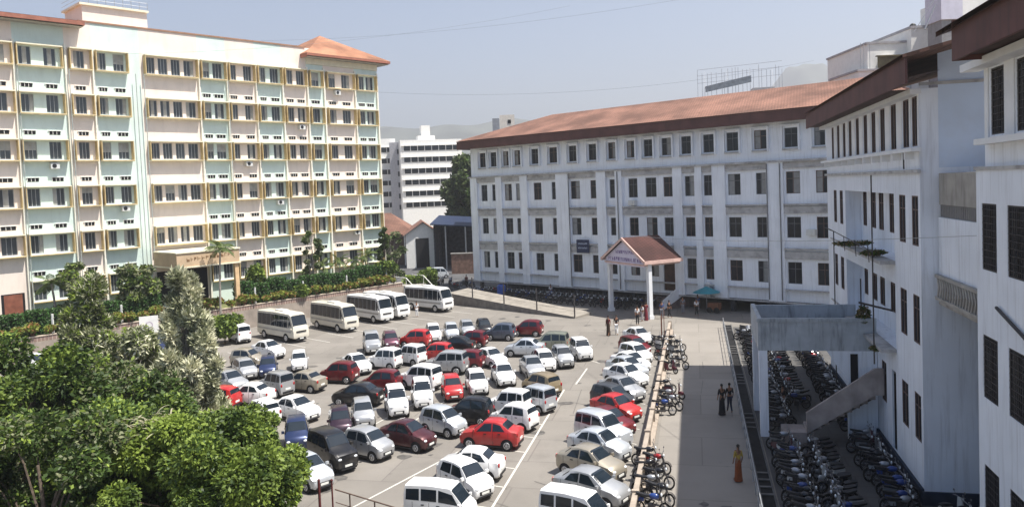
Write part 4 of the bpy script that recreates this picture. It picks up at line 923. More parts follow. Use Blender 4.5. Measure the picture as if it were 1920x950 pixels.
        h_.build('stripe', mat('grey stripe', (.35, .33, .3), .5, .1), t)
        h_ = MB(); h_.box(L*.486, L*.507, -W*.6, W*.6, .98, 1.1); h_.build('grille', BLK, t)
        h_ = MB(); h_.box(-L*.1, L*.12, -W*.4, W*.4, 2.72, 2.83); h_.build('roof_hatch', mat('bus white', (.7, .69, .64), .4, .05), t)
    return t
CARTYPES = {}
def paintit(t, m):
    for c in t.children:
        if c.name.split('.')[0] in ('body', 'mirror'):
            c.material_slots[0].link = 'OBJECT'; c.material_slots[0].material = m
CARS = [
(-26.15,73.99,322,'van','white','white van showing its back doors beside the bus nearest the feathery tree'),
(-21.64,62.84,107,'hatch','beige','beige hatchback side on against the feathery tree, nose to the right'),
(-20.97,66.09,127,'sedan','white','white saloon car nose to the right behind the beige hatchback near the first bus'),
(-18.96,59.47,165,'hatch','navy','dark blue hatchback nose out, just in front of the beige hatchback by the tree'),
(-20.54,58.92,146,'hatch','silver','silver hatchback half hidden by the feathery tree, purple tinted windscreen showing'),
(-17.02,61.09,165,'hatch','white','white hatchback standing alone nose out on the open lane below the buses'),
(-14.88,54.32,294,'sedan','beige','beige saloon car side on with its tail to the right beside the dark red saloon'),
(-12.88,56.36,286,'hatch','darkred','dark red hatchback tail to the right, between the beige saloon and a white one'),
(-12.20,59.32,147,'sedan','white','white saloon car nose right between the dark red saloon and tall hatchbacks'),
(-12.35,66.75,165,'suv','silver','silver tall car nose out at the back beside a purple car'),
(-10.94,67.93,165,'hatch','purple','purple hatchback nose out at the back between silver and bright red cars'),
(-10.22,60.21,295,'tall','white','white hatchback tall, left one of two alike side by side in mid lot'),
(-8.39,61.34,306,'tall','white','white hatchback tall, tail to the right, next to the bright red hatchback'),
(-17.60,51.28,286,'sedan','white','white saloon car with red tail lamps, partly behind the leaves, tail to the right'),
(-16.57,53.51,309,'tall','silver','silver hatchback tail to the right, tucked behind the white saloon by the leaves'),
(-19.36,50.43,286,'hatch','red','red hatchback mostly hidden by leaves at the edge of the green trees'),
(-13.56,47.42,126,'sedan','white','white saloon car long, side on, nose to the right, in front of the beige saloon'),
(-15.45,46.74,315,'hatch','white','white hatchback tail to the lower right, pushed up beside the green tree'),
(-10.14,43.96,165,'hatch','blackpurple','dark hatchback purple black, nose out with bright headlamps, left of a silver hatchback'),
(-9.18,45.73,165,'hatch','silver','silver hatchback nose out between the purple black car and the white small hatchback'),
(-10.32,50.14,286,'sedan','black','black saloon car side on, tail to the right, behind the silver nose out hatchback'),
(-9.31,53.16,286,'hatch','darkred','dark red hatchback roof showing behind the black saloon, tail to the right'),
(-7.49,47.63,165,'tall','white','white hatchback small, nose out, to the right of the black saloon'),
(-14.45,43.16,165,'hatch','palesilver','pale silver hatchback nose out at the edge of the big green tree, windscreen dark blue'),
(-12.07,42.11,165,'hatch','navy','dark blue hatchback nose out between the tree edge and the purple black car'),
(-9.39,38.74,138,'suv','black','black tall car large and tall, nose to the lower right, in the front row'),
(-7.81,40.00,126,'hatch','silver','silver hatchback nose to the right between the black tall car and the maroon saloon'),
(-5.97,41.19,121,'sedan','maroon','maroon saloon car side on, nose to the right, behind the silver front row hatchback'),
(-4.25,43.31,128,'hatch','palesilver','pale silver hatchback with a pale roof, nose to the right beside the bright red saloon'),
(-10.10,36.48,136,'sedan','palesilver','pale silver saloon car by the railing, nose to the lower right, partly under the tree'),
(-2.88,45.04,286,'hatch','black','black hatchback tail to the right with a red lamp, behind the bright red saloon'),
(-1.51,40.81,288,'sedan','red','red saloon car with white wheels, nose to the left, beside the marked lane line'),
(-2.38,36.48,286,'sedan','white','white saloon car with curved roof, nose to the left, nearest the long lane line'),
(-2.53,34.52,138,'hatch','white','white hatchback squeezed between the curved white saloon and the white van'),
(-3.36,31.61,108,'van','white','white van boxy, cut off by the bottom edge, long side windows'),
(-0.63,46.38,298,'tall','white','white hatchback nose to the left, upper one of the white pair beside the lane line'),
(-0.33,43.71,302,'hatch','white','white hatchback nose to the left, lower one of the white pair above the red saloon'),
(0.96,47.16,315,'tall','palesilver','pale silver hatchback tail lamps to the right, by the top of the long lane line'),
(1.48,50.62,320,'hatch','tan','tan hatchback tucked behind the tall silver hatchback beside the lane'),
(-6.09,49.26,169,'tall','white','white hatchback nose out, to the left of the bright red nose out hatchback'),
(-4.33,50.86,169,'hatch','red','red hatchback nose out between two white hatchbacks in the middle of the lot'),
(-2.78,52.03,169,'hatch','white','white hatchback large, nose out, to the right of the red nose out hatchback'),
(-1.03,54.17,169,'sedan','white','white saloon car nose out, to the right of the large white nose out hatchback'),
(-6.72,53.51,301,'suv','white','white tall car seen from the rear corner, behind the two nose out hatchbacks'),
(-5.26,57.79,286,'suv','silver','silver tall car with dark blue windows behind the red nose out hatchback'),
(-3.87,58.74,286,'hatch','darkred','dark red hatchback only its roof and windows showing behind the large white hatchback'),
(-2.05,59.65,145,'sedan','white','white saloon car nose to the right, between the dark red roof and the silver saloon'),
(0.63,62.65,286,'sedan','palesilver','pale silver saloon car side on, nose left, at the back of the right hand group'),
(1.98,57.72,169,'hatch','white','white hatchback nose out between two silver saloons'),
(1.02,55.87,169,'sedan','silver','silver saloon car nose out in front of the pale side on saloon'),
(2.68,63.45,286,'suv','olive','olive green tall car behind the white and silver nose out cars'),
(3.38,58.62,169,'hatch','silver','silver hatchback nose out between the olive car and the last white hatchback'),
(4.99,60.94,169,'tall','white','white hatchback last of the right hand group, nose out beside the open lane'),
(-2.99,72.58,169,'hatch','black','black hatchback farthest of the lot, behind the slate hatchback'),
(-1.37,69.64,286,'hatch','slate','slate blue hatchback side on, between black and dark red hatchbacks near the ramp wall'),
(1.05,71.13,286,'hatch','darkred','dark red hatchback nearest the ramp wall, tail to the right'),
(-4.54,72.40,169,'hatch','silver','silver hatchback nose out behind the dark red hatchback near the ramp wall'),
(-5.90,71.19,169,'hatch','palesilver','pale silver hatchback pale, nose out, to the left of the far silver hatchback'),
(-3.85,67.11,286,'hatch','darkred','dark red hatchback tail to the right, in front of the far silver cars'),
(-4.99,64.97,286,'sedan','black','black saloon car low, between the bright red and the dark red hatchbacks'),
(-7.46,70.54,169,'hatch','white','white hatchback small, nose out, behind the black low saloon'),
(-8.79,68.14,286,'hatch','red','red hatchback behind the bright red hatchback, to the left of the small white one'),
(-6.42,62.21,286,'hatch','red','red hatchback large and brightest, tail to the right, beside the white tall hatchback'),
(10.21,65.75,155,'sedan','white','white saloon car first at the far end of the row along the concrete grille'),
(9.25,61.51,151,'hatch','darkred','dark red hatchback second from the far end of the row along the concrete grille'),
(8.88,58.77,150,'hatch','white','white hatchback third from the far end of the grille row, below dark red'),
(8.12,56.27,146,'sedan','white','white saloon car fourth from the far end of the row along the concrete grille'),
(7.60,54.39,144,'sedan','palesilver','pale silver saloon car fifth from the far end of the row along the concrete grille'),
(7.20,52.26,142,'sedan','white','white saloon car sixth from the far end of the row along the concrete grille'),
(6.46,48.97,145,'sedan','silver','silver saloon car above the dark grey hatchback in the row along the concrete grille'),
(5.63,47.04,138,'hatch','grey','grey hatchback between the silver saloon and two red ones in the grille row'),
(5.57,44.97,141,'sedan','red','red saloon car upper of the two red cars in the middle of the grille row'),
(4.79,42.35,141,'sedan','darkred','dark red saloon car lower of the two red cars in the grille row, dark roof'),
(4.28,40.21,139,'suv','palesilver','pale silver tall car with roof rails, just below the red pair in the grille row'),
(3.88,38.53,132,'sedan','palesilver','pale silver saloon car between tall pale car and beige saloon in the grille row'),
(3.22,35.95,131,'sedan','beige','beige saloon car long, between pale cars near the bottom of the grille row'),
(2.93,33.10,127,'sedan','silver','silver saloon car below the beige saloon, second from the bottom of the grille row'),
(2.07,30.16,122,'van','white','white van cut off by the bottom edge at the near end of the grille row'),
]

for i, (x, y, az, kind, col, lab) in enumerate(CARS):
    if kind not in CARTYPES:
        t = CARTYPES[kind] = make_vehicle(kind, lab); 
    else: t = dup(CARTYPES[kind], label=lab)
    t.location = (x, y, .012); t.rotation_euler.z = R(90-az); t['group'] = 'vehicles parked in the lot'
    s_ = 1+rnd.uniform(-.03, .03); t.scale = (s_, s_, 1+rnd.uniform(-.05, .03))
    if kind == 'van' and y < 33: t.scale = (.94, .94, .95)
    paintit(t, paint(col))
extra = [(-39.5, 64.2, 120, 'hatch', 'white', 'white small car far left, left one of two seen through the trees'), (-36.4, 62.6, 128, 'van', 'white', 'white van far left, right one of two seen through the trees'),
         (-31.2, 69.0, 133, 'suv', 'navy', 'dark blue tall car behind the feathery tree near the white notice board'), (-24.6, 58.2, 120, 'hatch', 'silver', 'silver hatchback glimpsed through the feathery tree left of the beige hatchback'),
         (-28.4, 71.3, 325, 'hatch', 'white', 'white hatchback glimpsed left of the white van near the feathery tree'), (-11.6, 120.5, 60, 'van', 'palesilver', 'pale blue van parked far off by the white gabled shed'),
         (-20.3, 55.0, 130, 'sedan', 'silver', 'silver saloon car deep in the leaves left of the white saloon')]
for x, y, az, kind, col, lab in extra:
    t = dup(CARTYPES[kind], (x, y, .012), R(90-az), lab, 'vehicles parked in the lot'); paintit(t, paint(col))
buses = [(39.3, -67.2, 133, 'cream minibus at the near end of the bus row, beside the green bush'), (45.1, -67.2, 136, 'cream minibus, second in the bus row, shrubs at its tail'), (50.3, -68.3, 136, 'white minibus, third in the bus row, overlapping another behind it'),
         (52.7, -68.6, 135, 'white minibus mostly hidden behind the third one, windscreen showing'), (58.3, -68.0, 131, 'white minibus at the far end of the bus row beside the ramp wall')]
BW = mat('cream bus paint', (.60, .565, .475), .4, .05, 1, coat=.4, dirt=.3, dirtcol=(.4, .34, .26)); BW2 = mat('white bus paint', (.72, .71, .68), .4, .04, 1, coat=.4, dirt=.3, dirtcol=(.45, .4, .33))
bt = None
for i, (u, v, az, lab) in enumerate(buses):
    p = PA(u, v, .012)
    if bt is None: bt = t = make_vehicle('bus', lab); t.location = p; t.rotation_euler.z = R(90-az)
    else: t = dup(bt, p, R(90-az), lab)
    t['group'] = 'minibuses parked in a row'; paintit(t, BW if i < 2 else BW2)
# ------------------------------------------------------------ motorcycles
BC = [mat('bike paint black', (.012, .012, .015), .3, .1, coat=.5), mat('bike paint red', (.3, .02, .02), .3, .1, coat=.5), mat('bike paint blue', (.02, .05, .2), .3, .1, coat=.5), mat('bike paint silver', (.35, .36, .38), .35, .1, metal=.5)]
def bike_parts():
    P = {}
    fr = MB()
    fr.path([(-.45, 0, .3), (-.1, 0, .32), (.15, 0, .62), (-.3, 0, .7), (-.62, 0, .78)], .03)
    fr.box(-.16, .16, -.11, .11, .22, .48); fr.path([(-.45, .1, .3), (-.45, .1, .3), (-.2, .12, .28)], .03); fr.tube((.1, -.13, .25), (-.75, -.15, .34), .04, .055, 8)
    for s in (.06, -.06): fr.tube((.62, s, .3), (.36, s, .86), .022); fr.tube((-.6, s*1.7, .3), (-.45, s*1.7, .68), .02)
    for cx, in ((.62,), (-.6,)):
        for k in range(5):
            a0 = R(20+k*28); a1 = R(20+(k+1)*28); fr.poly([(cx+.345*math.cos(a0), -.06, .3+.345*math.sin(a0)), (cx+.345*math.cos(a0), .06, .3+.345*math.sin(a0)), (cx+.345*math.cos(a1), .06, .3+.345*math.sin(a1)), (cx+.345*math.cos(a1), -.06, .3+.345*math.sin(a1))])
    fr.tube((-.05, .1, .3), (-.12, .32, .02), .015)
    tk = MB(); tk.ball((.12, 0, .8), .27, .14, .13, 10, 6); tk.box(-.6, -.35, -.09, .09, .58, .72)
    se = MB(); se.ring([[(x, y, z) for x, y, z in ((-.72, -.1, .84), (-.72, .1, .84), (-.72, .1, .92), (-.72, -.1, .92))], [(-.3, -.13, .76), (-.3, .13, .76), (-.3, .13, .86), (-.3, -.13, .86)], [(-.02, -.09, .78), (-.02, .09, .78), (-.02, .09, .84), (-.02, -.09, .84)]])
    hb = MB(); hb.path([(.3, -.36, 1.02), (.36, -.2, 1.0), (.38, 0, .94), (.36, .2, 1.0), (.3, .36, 1.02)], .018); 
    for s in (1, -1): hb.tube((.36, s*.24, 1.0), (.34, s*.3, 1.2), .008); hb.ball((.34, s*.32, 1.2), .02, .06, .045, 8, 5)
    hl = MB(); hl.ball((.47, 0, .88), .05, .075, .075, 10, 6)
    return fr, tk, se, hb, hl
def wheel_mb(r=.3, w=.045):
    tb = MB(); n, m_ = 18, 6; rows = []
    for i in range(n):
        t = 2*math.pi*i/n; rows.append([((r-w+w*math.cos(2*math.pi*k/m_))*math.cos(t), w*math.sin(2*math.pi*k/m_), (r-w+w*math.cos(2*math.pi*k/m_))*math.sin(t)) for k in range(m_)])
    rows.append(rows[0]); tb.ring(rows, capends=False)
    rb = MB()
    for k in range(8): a_ = k*math.pi/8; rb.tube(((r-.09)*math.cos(a_), 0, (r-.09)*math.sin(a_)), (-(r-.09)*math.cos(a_), 0, -(r-.09)*math.sin(a_)), .009, n=3)
    rb.tube((0, -.06, 0), (0, .06, 0), .05, n=8); rb.tube((0, -.015, 0), (0, .015, 0), r-.1, n=12) if False else None
    return tb, rb
def make_bike(lab, m):
    t = thing('motorcycle', lab, 'motorcycle'); fr, tk, se, hb, hl = bike_parts()
    fr.build('frame', IRN, t); tk.build('fuel_tank', m, t, smooth=60); se.build('seat', BLK, t, smooth=60); hb.build('handlebar', CHR, t); hl.build('headlight', LMP, t, smooth=60)
    for x in (.62, -.6):
        tb, rb = wheel_mb(); w = tb.build('wheel', RUB, t, smooth=80); w.location = (x, 0, .3); rb.build('rim', STL, w)
    return t
bikes = [make_bike('x', m) for m in BC]
BN = ['black', 'red', 'blue', 'silver']
def scooter_mb():
    fr = MB(); fr.box(-.3, .25, -.14, .14, .24, .32); fr.ring([[(-.75, -.08, .62), (-.75, .08, .62), (-.75, .07, .74), (-.75, -.07, .74)], [(-.5, -.17, .34), (-.5, .17, .34), (-.5, .15, .76), (-.5, -.15, .76)], [(-.15, -.16, .32), (-.15, .16, .32), (-.15, .12, .72), (-.15, -.12, .72)]])
    fr.ring([[(.25, -.16, .28), (.25, .16, .28), (.29, .16, .28), (.29, -.16, .28)], [(.33, -.2, .6), (.33, .2, .6), (.38, .19, .6), (.38, -.19, .6)], [(.3, -.1, .98), (.3, .1, .98), (.36, .1, .98), (.36, -.1, .98)]]); fr.ball((.5, 0, .38), .2, .09, .14, 8, 6)
    se = MB(); se.ring([[(-.72, -.1, .78), (-.72, .1, .78), (-.72, .1, .84), (-.72, -.1, .84)], [(-.4, -.15, .76), (-.4, .15, .76), (-.4, .15, .85), (-.4, -.15, .85)], [(-.1, -.1, .73), (-.1, .1, .73), (-.1, .1, .79), (-.1, -.1, .79)]])
    return fr, se
def make_scooter(m):
    t = thing('motor_scooter', 'x', 'scooter'); fr, se = scooter_mb(); _, _, _, hb, hl = bike_parts()
    fr.build('body', m, t, smooth=50); se.build('seat', BLK, t); hb.build('handlebar', CHR, t); hl.build('headlight', LMP, t, smooth=60)
    for x in (.56, -.52):
        tb, rb = wheel_mb(.23, .05); w = tb.build('wheel', RUB, t, smooth=80); w.location = (x, 0, .23); rb.build('rim', STL, w)
    return t
SCC = [mat('scooter grey', (.12, .125, .13), .35, .1, coat=.4), mat('scooter white', (.5, .5, .48), .35, .1, coat=.4), mat('scooter wine', (.07, .012, .02), .35, .1, coat=.4)]
scoots = [make_scooter(m) for m in SCC]; SN = ['grey', 'white', 'wine red']; used_k = set()
# one-piece copies for the small far ones
def small_bike(k):
    fr, tk, se, hb, hl = bike_parts(); b = MB(); mats = [IRN, BC[k], BLK, CHR, LMP, RUB]
    for i, q in enumerate((fr, tk, se, hb, hl)):
        n = len(b.v); b.v += q.v; b.f += [tuple(n+j for j in f) for f in q.f]; b.m += [i]*len(q.f)
    tb, rb = wheel_mb()
    for x in (.62, -.6): n = len(b.v); b.v += [(v[0]+x, v[1], v[2]+.3) for v in tb.v]; b.f += [tuple(n+j for j in f) for f in tb.f]; b.m += [5]*len(tb.f)
    return b.build('motorcycle', mats)
smalls = [small_bike(k) for k in range(4)]
used_b, used_s = set(), set(); cnt = {}
def place_bike(x, y, az, lab, group, small=False, k=None):
    k = rnd.choice((0, 0, 0, 0, 0, 0, 0, 0, 1, 2, 2, 3, 3, 3)) if k is None else k
    sco = not small and rnd.random() < .3; cnt[lab] = cnt.get(lab, -1)+1; j = rnd.randrange(3); L_ = (SN[j]+' motor scooter ' if sco else BN[k]+' motorcycle ')+ordw(cnt[lab])+' '+lab
    sc_ = (.86, .86, 1)
    loc = (x+rnd.uniform(-.05, .05), y+rnd.uniform(-.05, .05), .012); rz = R(90-az+rnd.uniform(-15, 15))
    src, used = (smalls, used_s) if small else (bikes, used_b)
    if sco: src, used, k = scoots, used_k, j
    if k in used:
        if small: o = src[k].copy(); C.objects.link(o)
        else: o = dup(src[k])
    else: o = src[k]; used.add(k)
    o.location = loc; o.rotation_euler = (R(rnd.choice((-7, -6, -5))), 0, rz); o.scale = sc_; tag(o, L_, 'scooter' if sco else 'motorcycle', group)
def rowb(us, v, az, lab, group, small):
    for u in us:
        if rnd.random() < .08: continue
        p = UV(u+rnd.uniform(-.12, .12), v+rnd.uniform(-.12, .12)); place_bike(p[0], p[1], az, lab, group, small)
fr_ = lambda a, b_, s: [a+s*i for i in range(int((b_-a)/s)+1)]
rowb(fr_(29.2, 40.6, .56), 3.95, 103+12, 'from the near end, yard row beside the drain', 'motorcycles in the shaded yard', False)
rowb(fr_(29.2, 40.4, .56), 5.45, 283-10, 'from the near end, middle row of the yard', 'motorcycles in the shaded yard', False)
rowb(fr_(32.6, 41.8, .58), 7.7, 103, 'from the near end, yard row against the wall', 'motorcycles in the shaded yard', False)
rowb(fr_(29.2, 33.0, .66), 9.3, 90, 'in the dark passage between the two wings', 'motorcycles in the shaded yard', False)
rowb(fr_(43.5, 70, .66), 4.1, 108, 'beyond the platform, row beside the drain', 'motorcycles beyond the platform', True)
rowb(fr_(48, 70, .7), 5.5, 283, 'beyond the platform, middle row', 'motorcycles beyond the platform', True)
rowb(fr_(43.5, 72, .66), 7.8, 100, 'beyond the platform, row against the wall', 'motorcycles beyond the platform', True)
for x, y, az in [(11.6, 64.2, 120), (12.5, 64.0, 110), (11.7, 62.8, 125), (12.7, 62.2, 100), (11.3, 61.0, 115), (12.3, 60.4, 105), (11.0, 59.2, 120), (11.9, 58.4, 100), (10.9, 57.0, 110), (11.5, 55.8, 95), (10.6, 55.0, 120)]: place_bike(x, y, az, 'of the far cluster by the grille fence', 'motorcycles beside the grille fence')
for x, y, az in [(9.3, 49.6, 100), (9.6, 48.4, 115), (9.0, 47.2, 95), (8.9, 46.0, 120), (8.3, 45.0, 100)]: place_bike(x, y, az, 'of the middle cluster by the grille fence', 'motorcycles beside the grille fence')
for x, y, az in [(6.0, 37.0, 100), (6.2, 36.0, 120), (5.7, 35.2, 95), (5.9, 34.2, 110), (5.4, 33.4, 100), (5.6, 32.4, 120), (5.2, 31.4, 100)]: place_bike(x, y, az, 'of the nearest cluster by the grille fence', 'motorcycles beside the grille fence')
x = -72.5
while x < -45.8:
    p = onB(x, -1.6+rnd.uniform(-.2, .2), 0); place_bike(p.x, p.y, 222+rnd.uniform(-8, 8), 'from the left in the row against the office block', 'motorcycles in front of the office block', True)
    if x < -48: p = onB(x+.3, -3.6, 0); place_bike(p.x, p.y, 42+rnd.uniform(-8, 8), 'from the left in the outer row before the office block', 'motorcycles in front of the office block', True)
    x += .78
for k in range(12):
    p = onB(-77-k*.9, 1+rnd.uniform(-3, 3), 0); place_bike(p.x, p.y, 200+rnd.uniform(-40, 40), 'beyond the far left corner of the office block', 'motorcycles in front of the office block', True)
for k in range(4):
    p = onB(-33+k*1.6, -4.4, 0); place_bike(p.x, p.y, 222, 'right of the turquoise umbrella', 'motorcycles in front of the office block', True)
place_bike(18.9, 65.4, 110, 'alone by the drain at the far end', 'motorcycles beyond the platform', True, 3)
# ------------------------------------------------------------ vegetation
LG = leafmat('leaf bright green', (.10, .165, .026), (.19, .25, .042), .4, .7)
LG2 = leafmat('leaf deep green', (.028, .058, .012), (.06, .10, .02), .4, .7)
LS = leafmat('leaf silver', (.46, .48, .30), (.60, .58, .42), .2, 1.0, trans=.15)
LS2 = leafmat('leaf grey green', (.15, .175, .085), (.21, .22, .12), .3, 1.0)
LH = leafmat('hedge leaf', (.035, .10, .02), (.06, .14, .03), .3, 2)
LY = leafmat('yellow green leaf', (.17, .22, .03), (.24, .26, .05), .3, 2)
LP = leafmat('palm leaf', (.05, .09, .02), (.09, .12, .03), .3, 2)
LF = leafmat('far tree leaf', (.055, .08, .025), (.085, .11, .035), .4, .6)
BARK = mat('bark', (.13, .10, .075), .95, .3, 6, bump=.5)
BARKL = mat('pale bark', (.3, .27, .23), .95, .2, 6, bump=.3)
def leafcloud(b, c, rad, n, size, rg, m=0, out=.6, flat=1.0, elong=1.8, droop=.2):
    for _ in range(n):
        while True:
            p = Vector((rg.uniform(-1, 1), rg.uniform(-1, 1), rg.uniform(-1, 1)))
            if .05 < p.length <= 1: break
        p = p*(p.length**-.35)*.85 if rg.random() < .75 else p
        q = Vector((c[0]+p.x*rad[0], c[1]+p.y*rad[1], c[2]+p.z*rad[2]))
        d = (p.normalized()*out+Vector((rg.gauss(0, 1), rg.gauss(0, 1), rg.gauss(0, .7)))*.5); d.z -= droop; d.normalize()
        s = d.cross(Vector((rg.gauss(0, 1), rg.gauss(0, 1), rg.gauss(0, 1)))).normalized()
        l = size*rg.uniform(.7, 1.4)*elong/2; w = size*rg.uniform(.7, 1.2)/2
        mm = m if isinstance(m, int) else rg.choices(range(len(m)), m)[0]
        b.poly([q-d*l, q+s*w, q+d*l, q-s*w], mm)
def tree(name, label, cat, loc, h, spread, nclump, leaves, size, mats, wts, bark, seed, base=.35, crad=.28, flat=.8, lean=0, group=None, elong=1.8, upright=0, tr=.018, cone=0, parts=True, out=.6, droop=.2):
    rg = random.Random(seed); t = thing(name, label, cat, loc, 0, group)
    b = MB(); rows = []; pts = []
    for k in range(7):
        f = k/6; cx = lean*f*h*.2+.03*h*math.sin(f*5+seed)*f; cy = .02*h*math.sin(f*4+seed*2)*f; rr = h*tr*(1-.75*f)+.01; pts.append(Vector((cx, cy, f*h*.8)))
        rows.append([(cx+rr*math.cos(a_*math.pi/4), cy+rr*math.sin(a_*math.pi/4), f*h*.8-.15*(k == 0)) for a_ in range(8)])
    b.ring(rows)
    cl = []
    for i in range(nclump):
        f = base+(1-base)*((i+rg.random())/nclump); a_ = rg.uniform(0, 2*math.pi)
        ff = (f-base)/(1-base); env = math.sqrt(max(.03, 1-((ff-.42)/.62)**2)) if not cone else (1-ff*.82)
        rr = spread*env*math.sqrt(rg.uniform(.15, 1)); cz = f*h*(.97-.03*rg.random()); ax = pts[min(6, int(f*6))]
        c = Vector((ax.x+rr*math.cos(a_), ax.y+rr*math.sin(a_), cz)); cr_ = spread*crad*rg.uniform(.7, 1.35)*(1-.35*ff*cone)
        cl.append((c, cr_)); st_ = pts[min(5, int(max(.15, f-.25)*6))]
        mid = st_.lerp(c, .55)+Vector((0, 0, .06*h)); b.tube(st_, mid, h*tr*.35, h*tr*.2, 5, cap=False); b.tube(mid, c, h*tr*.2, h*tr*.07, 5, cap=False)
    b.build('trunk', bark, t, smooth=60)
    b = MB(); tot = sum(r_**2 for _, r_ in cl)
    for c, r_ in cl:
        w = list(wts); j = rg.randrange(len(w)); w[j] *= 2.2
        leafcloud(b, c, (r_, r_, r_*flat*(1+upright)), int(leaves*r_*r_/tot), size, rg, w, out, 1, elong, droop)
    b.build('crown', mats, t)
    return t
def T(*a, **k): return tree(*a, **k)
# foreground
T('broadleaf_tree', 'bright green leafy tree filling the bottom edge beside the pipe fence', 'tree', (-10.1, 24.5, 0), 6.7, 3.1, 52, 72000, .088, [LG, LG2], (3, 1), BARK, 3, .3, .27)
T('broadleaf_tree', 'dark green dense tree at the lower left behind the bright green one', 'tree', (-13.3, 27.0, 0), 6.5, 3.4, 48, 58000, .093, [LG, LG2], (.6, 2), BARK, 11, .25, .27)
T('broadleaf_tree', 'deep green tree in the bottom left corner with brown twiggy gaps', 'tree', (-14.2, 22.8, 0), 7.4, 3.1, 40, 50000, .088, [LG2, LG, LS2], (2, .8, .6), BARK, 17, .25, .27)
T('broadleaf_tree', 'mid green rounded tree at the far left edge', 'tree', (-21.8, 33.0, 0), 7.7, 3.7, 44, 34000, .13, [LG, LG2], (1, 1.5), BARK, 23, .2, .28)
T('broadleaf_tree', 'small mid green tree between the feathery tree and the beige saloon row', 'tree', (-10.9, 30.5, 0), 5.3, 2.2, 30, 30000, .095, [LG, LG2], (2, 1), BARK, 29, .2, .3)
T('broadleaf_tree', 'low dark green tree below the pale cream flower plumes', 'tree', (-19.3, 36.0, 0), 6.0, 3.5, 36, 24000, .14, [LG2, LG, LS2], (2, .8, 1), BARK, 31, .2, .3)
T('feathery_tree', 'tall pale silver leaved tree standing before the hostel entrance', 'tree', (-17.0, 40.0, 0), 10.0, 2.35, 84, 36000, .115, [LS, LS2], (2.6, 1), BARKL, 5, .2, .2, elong=3.8, upright=.6, cone=.55, tr=.012, out=.9, droop=-.5)
T('feathery_tree', 'shorter grey green feathery tree left of the white notice board', 'tree', (-24.3, 45.0, 0), 9.5, 2.5, 60, 22000, .125, [LS, LS2, LG], (.5, 2, 1.2), BARKL, 8, .2, .22, elong=3.4, upright=.5, cone=.5, tr=.012, out=.9, droop=-.3)
T('feathery_tree', 'olive feathery tree between the notice board and the tall silver one', 'tree', (-21.3, 43.0, 0), 6.6, 2.6, 40, 15000, .12, [LS, LS2, LG], (1, 2, 1), BARKL, 13, .15, .25, elong=3.2, upright=.4, tr=.012)
# pale plumes
b = MB(); rg = random.Random(5)
t = thing('plume_shrub', 'cream flowering plume of drooping fronds above the dark green leaves', 'shrub', (-11.7, 24.9, 0))
b.path([(0, 0, 0), (.1, 0, 3), (0, .1, 6.4)], .06); b.build('stem', BARK, t)
b = MB()
for k in range(150):
    a_ = rg.uniform(0, 6.28); e_ = rg.uniform(.2, 1.2); p = Vector((rg.gauss(0, .4), rg.gauss(0, .4), 6.25+rg.gauss(0, .15)))
    d = Vector((math.cos(a_)*math.cos(e_), math.sin(a_)*math.cos(e_), math.sin(e_)))
    for j in range(9):
        q = p+d*.075; d.z -= .2; d.normalize(); s = Vector((-d.y, d.x, 0)).normalized(); w = .022
        b.poly([p-s*w, q-s*w*1.1, q+s*w*1.1, p+s*w]); p = q
b.build('flower_plume', leafmat('cream plume', (.30, .28, .18), (.36, .33, .22), .15, 2, trans=.1), t)
# trees near the hostel
def bush(name, label, cat, loc, rx, ry, rz, n, size, mats, wts, seed, group=None, stem=None, elong=1.6):
    rg = random.Random(seed); t = thing(name, label, cat, loc, 0, group); b = MB()
    for k in range(3): b.tube((0, 0, -.05), (rg.uniform(-.3, .3)*rx, rg.uniform(-.3, .3)*ry, rz), .03, n=5)
    b.build('stem', BARK, t); b = MB()
    for k in range(7): leafcloud(b, (rg.uniform(-.45, .45)*rx, rg.uniform(-.45, .45)*ry, rz*(1+rg.uniform(-.35, .4))), (rx*.6, ry*.6, rz*.55), n//7, size, rg, wts, elong=elong)
    b.build('foliage', mats, t); return t
bush('round_bush', 'big bright green bush at the tail of the first minibus', 'shrub', PA(34.8, -69.8), 1.9, 1.9, 1.5, 3800, .22, [LG, LG2], (3, 1), 41)
for i, (u, v, rr, h, lab) in enumerate([(60, -78.4, 2.0, 1.7, 'large green shrub mass at the far end of the raised garden'), (64.2, -77.6, 2.0, 1.6, 'green shrub by the white handrail at the garden end'), (66.8, -78.0, 1.5, 1.9, 'bright green tall shrub before the white gabled shed'), (47.2, -76.9, 1.3, 1.0, 'low green shrub spilling over the planter near the second minibus'), (43.5, -79.5, 1.3, 2.3, 'tall light green shrub against the hostel front')]):
    bush('shrub', lab, 'shrub', PA(u, v, GZ if u < 61.5 else 0), rr, rr, h, 2600, .24, [LG, LG2], (2, 1.5), 50+i)
T('slim_tree', 'slim tree with loose crown against the hostel, left of the far palms', 'tree', PA(50.8, -79.6, GZ), 7.6, 1.2, 16, 1500, .28, [LP, LG2, LS2], (1, 1, 1), BARKL, 61, .3, .32, tr=.012)
T('slim_tree', 'dark slim conifer like tree near the hostel end corner', 'tree', PA(62.0, -80.5, GZ), 7.4, 1.3, 18, 1700, .26, [LG2, LP], (1, 1), BARK, 62, .15, .3, cone=.5, tr=.012)
T('broadleaf_tree', 'loose bare branched tree before the long red roofed shed', 'tree', PA(66.5, -84.5, 0), 8.2, 1.9, 20, 1500, .3, [LS2, LG2], (1, 1), BARKL, 63, .25, .3, tr=.012)
T('broadleaf_tree', 'leafy tree in front of the hostel entrance beside the canopy', 'tree', PA(30.8, -78.6, GZ), 5.6, 2.0, 20, 2600, .26, [LG, LG2, LS2], (1, 1, 1), BARK, 65, .25, .35, tr=.015)
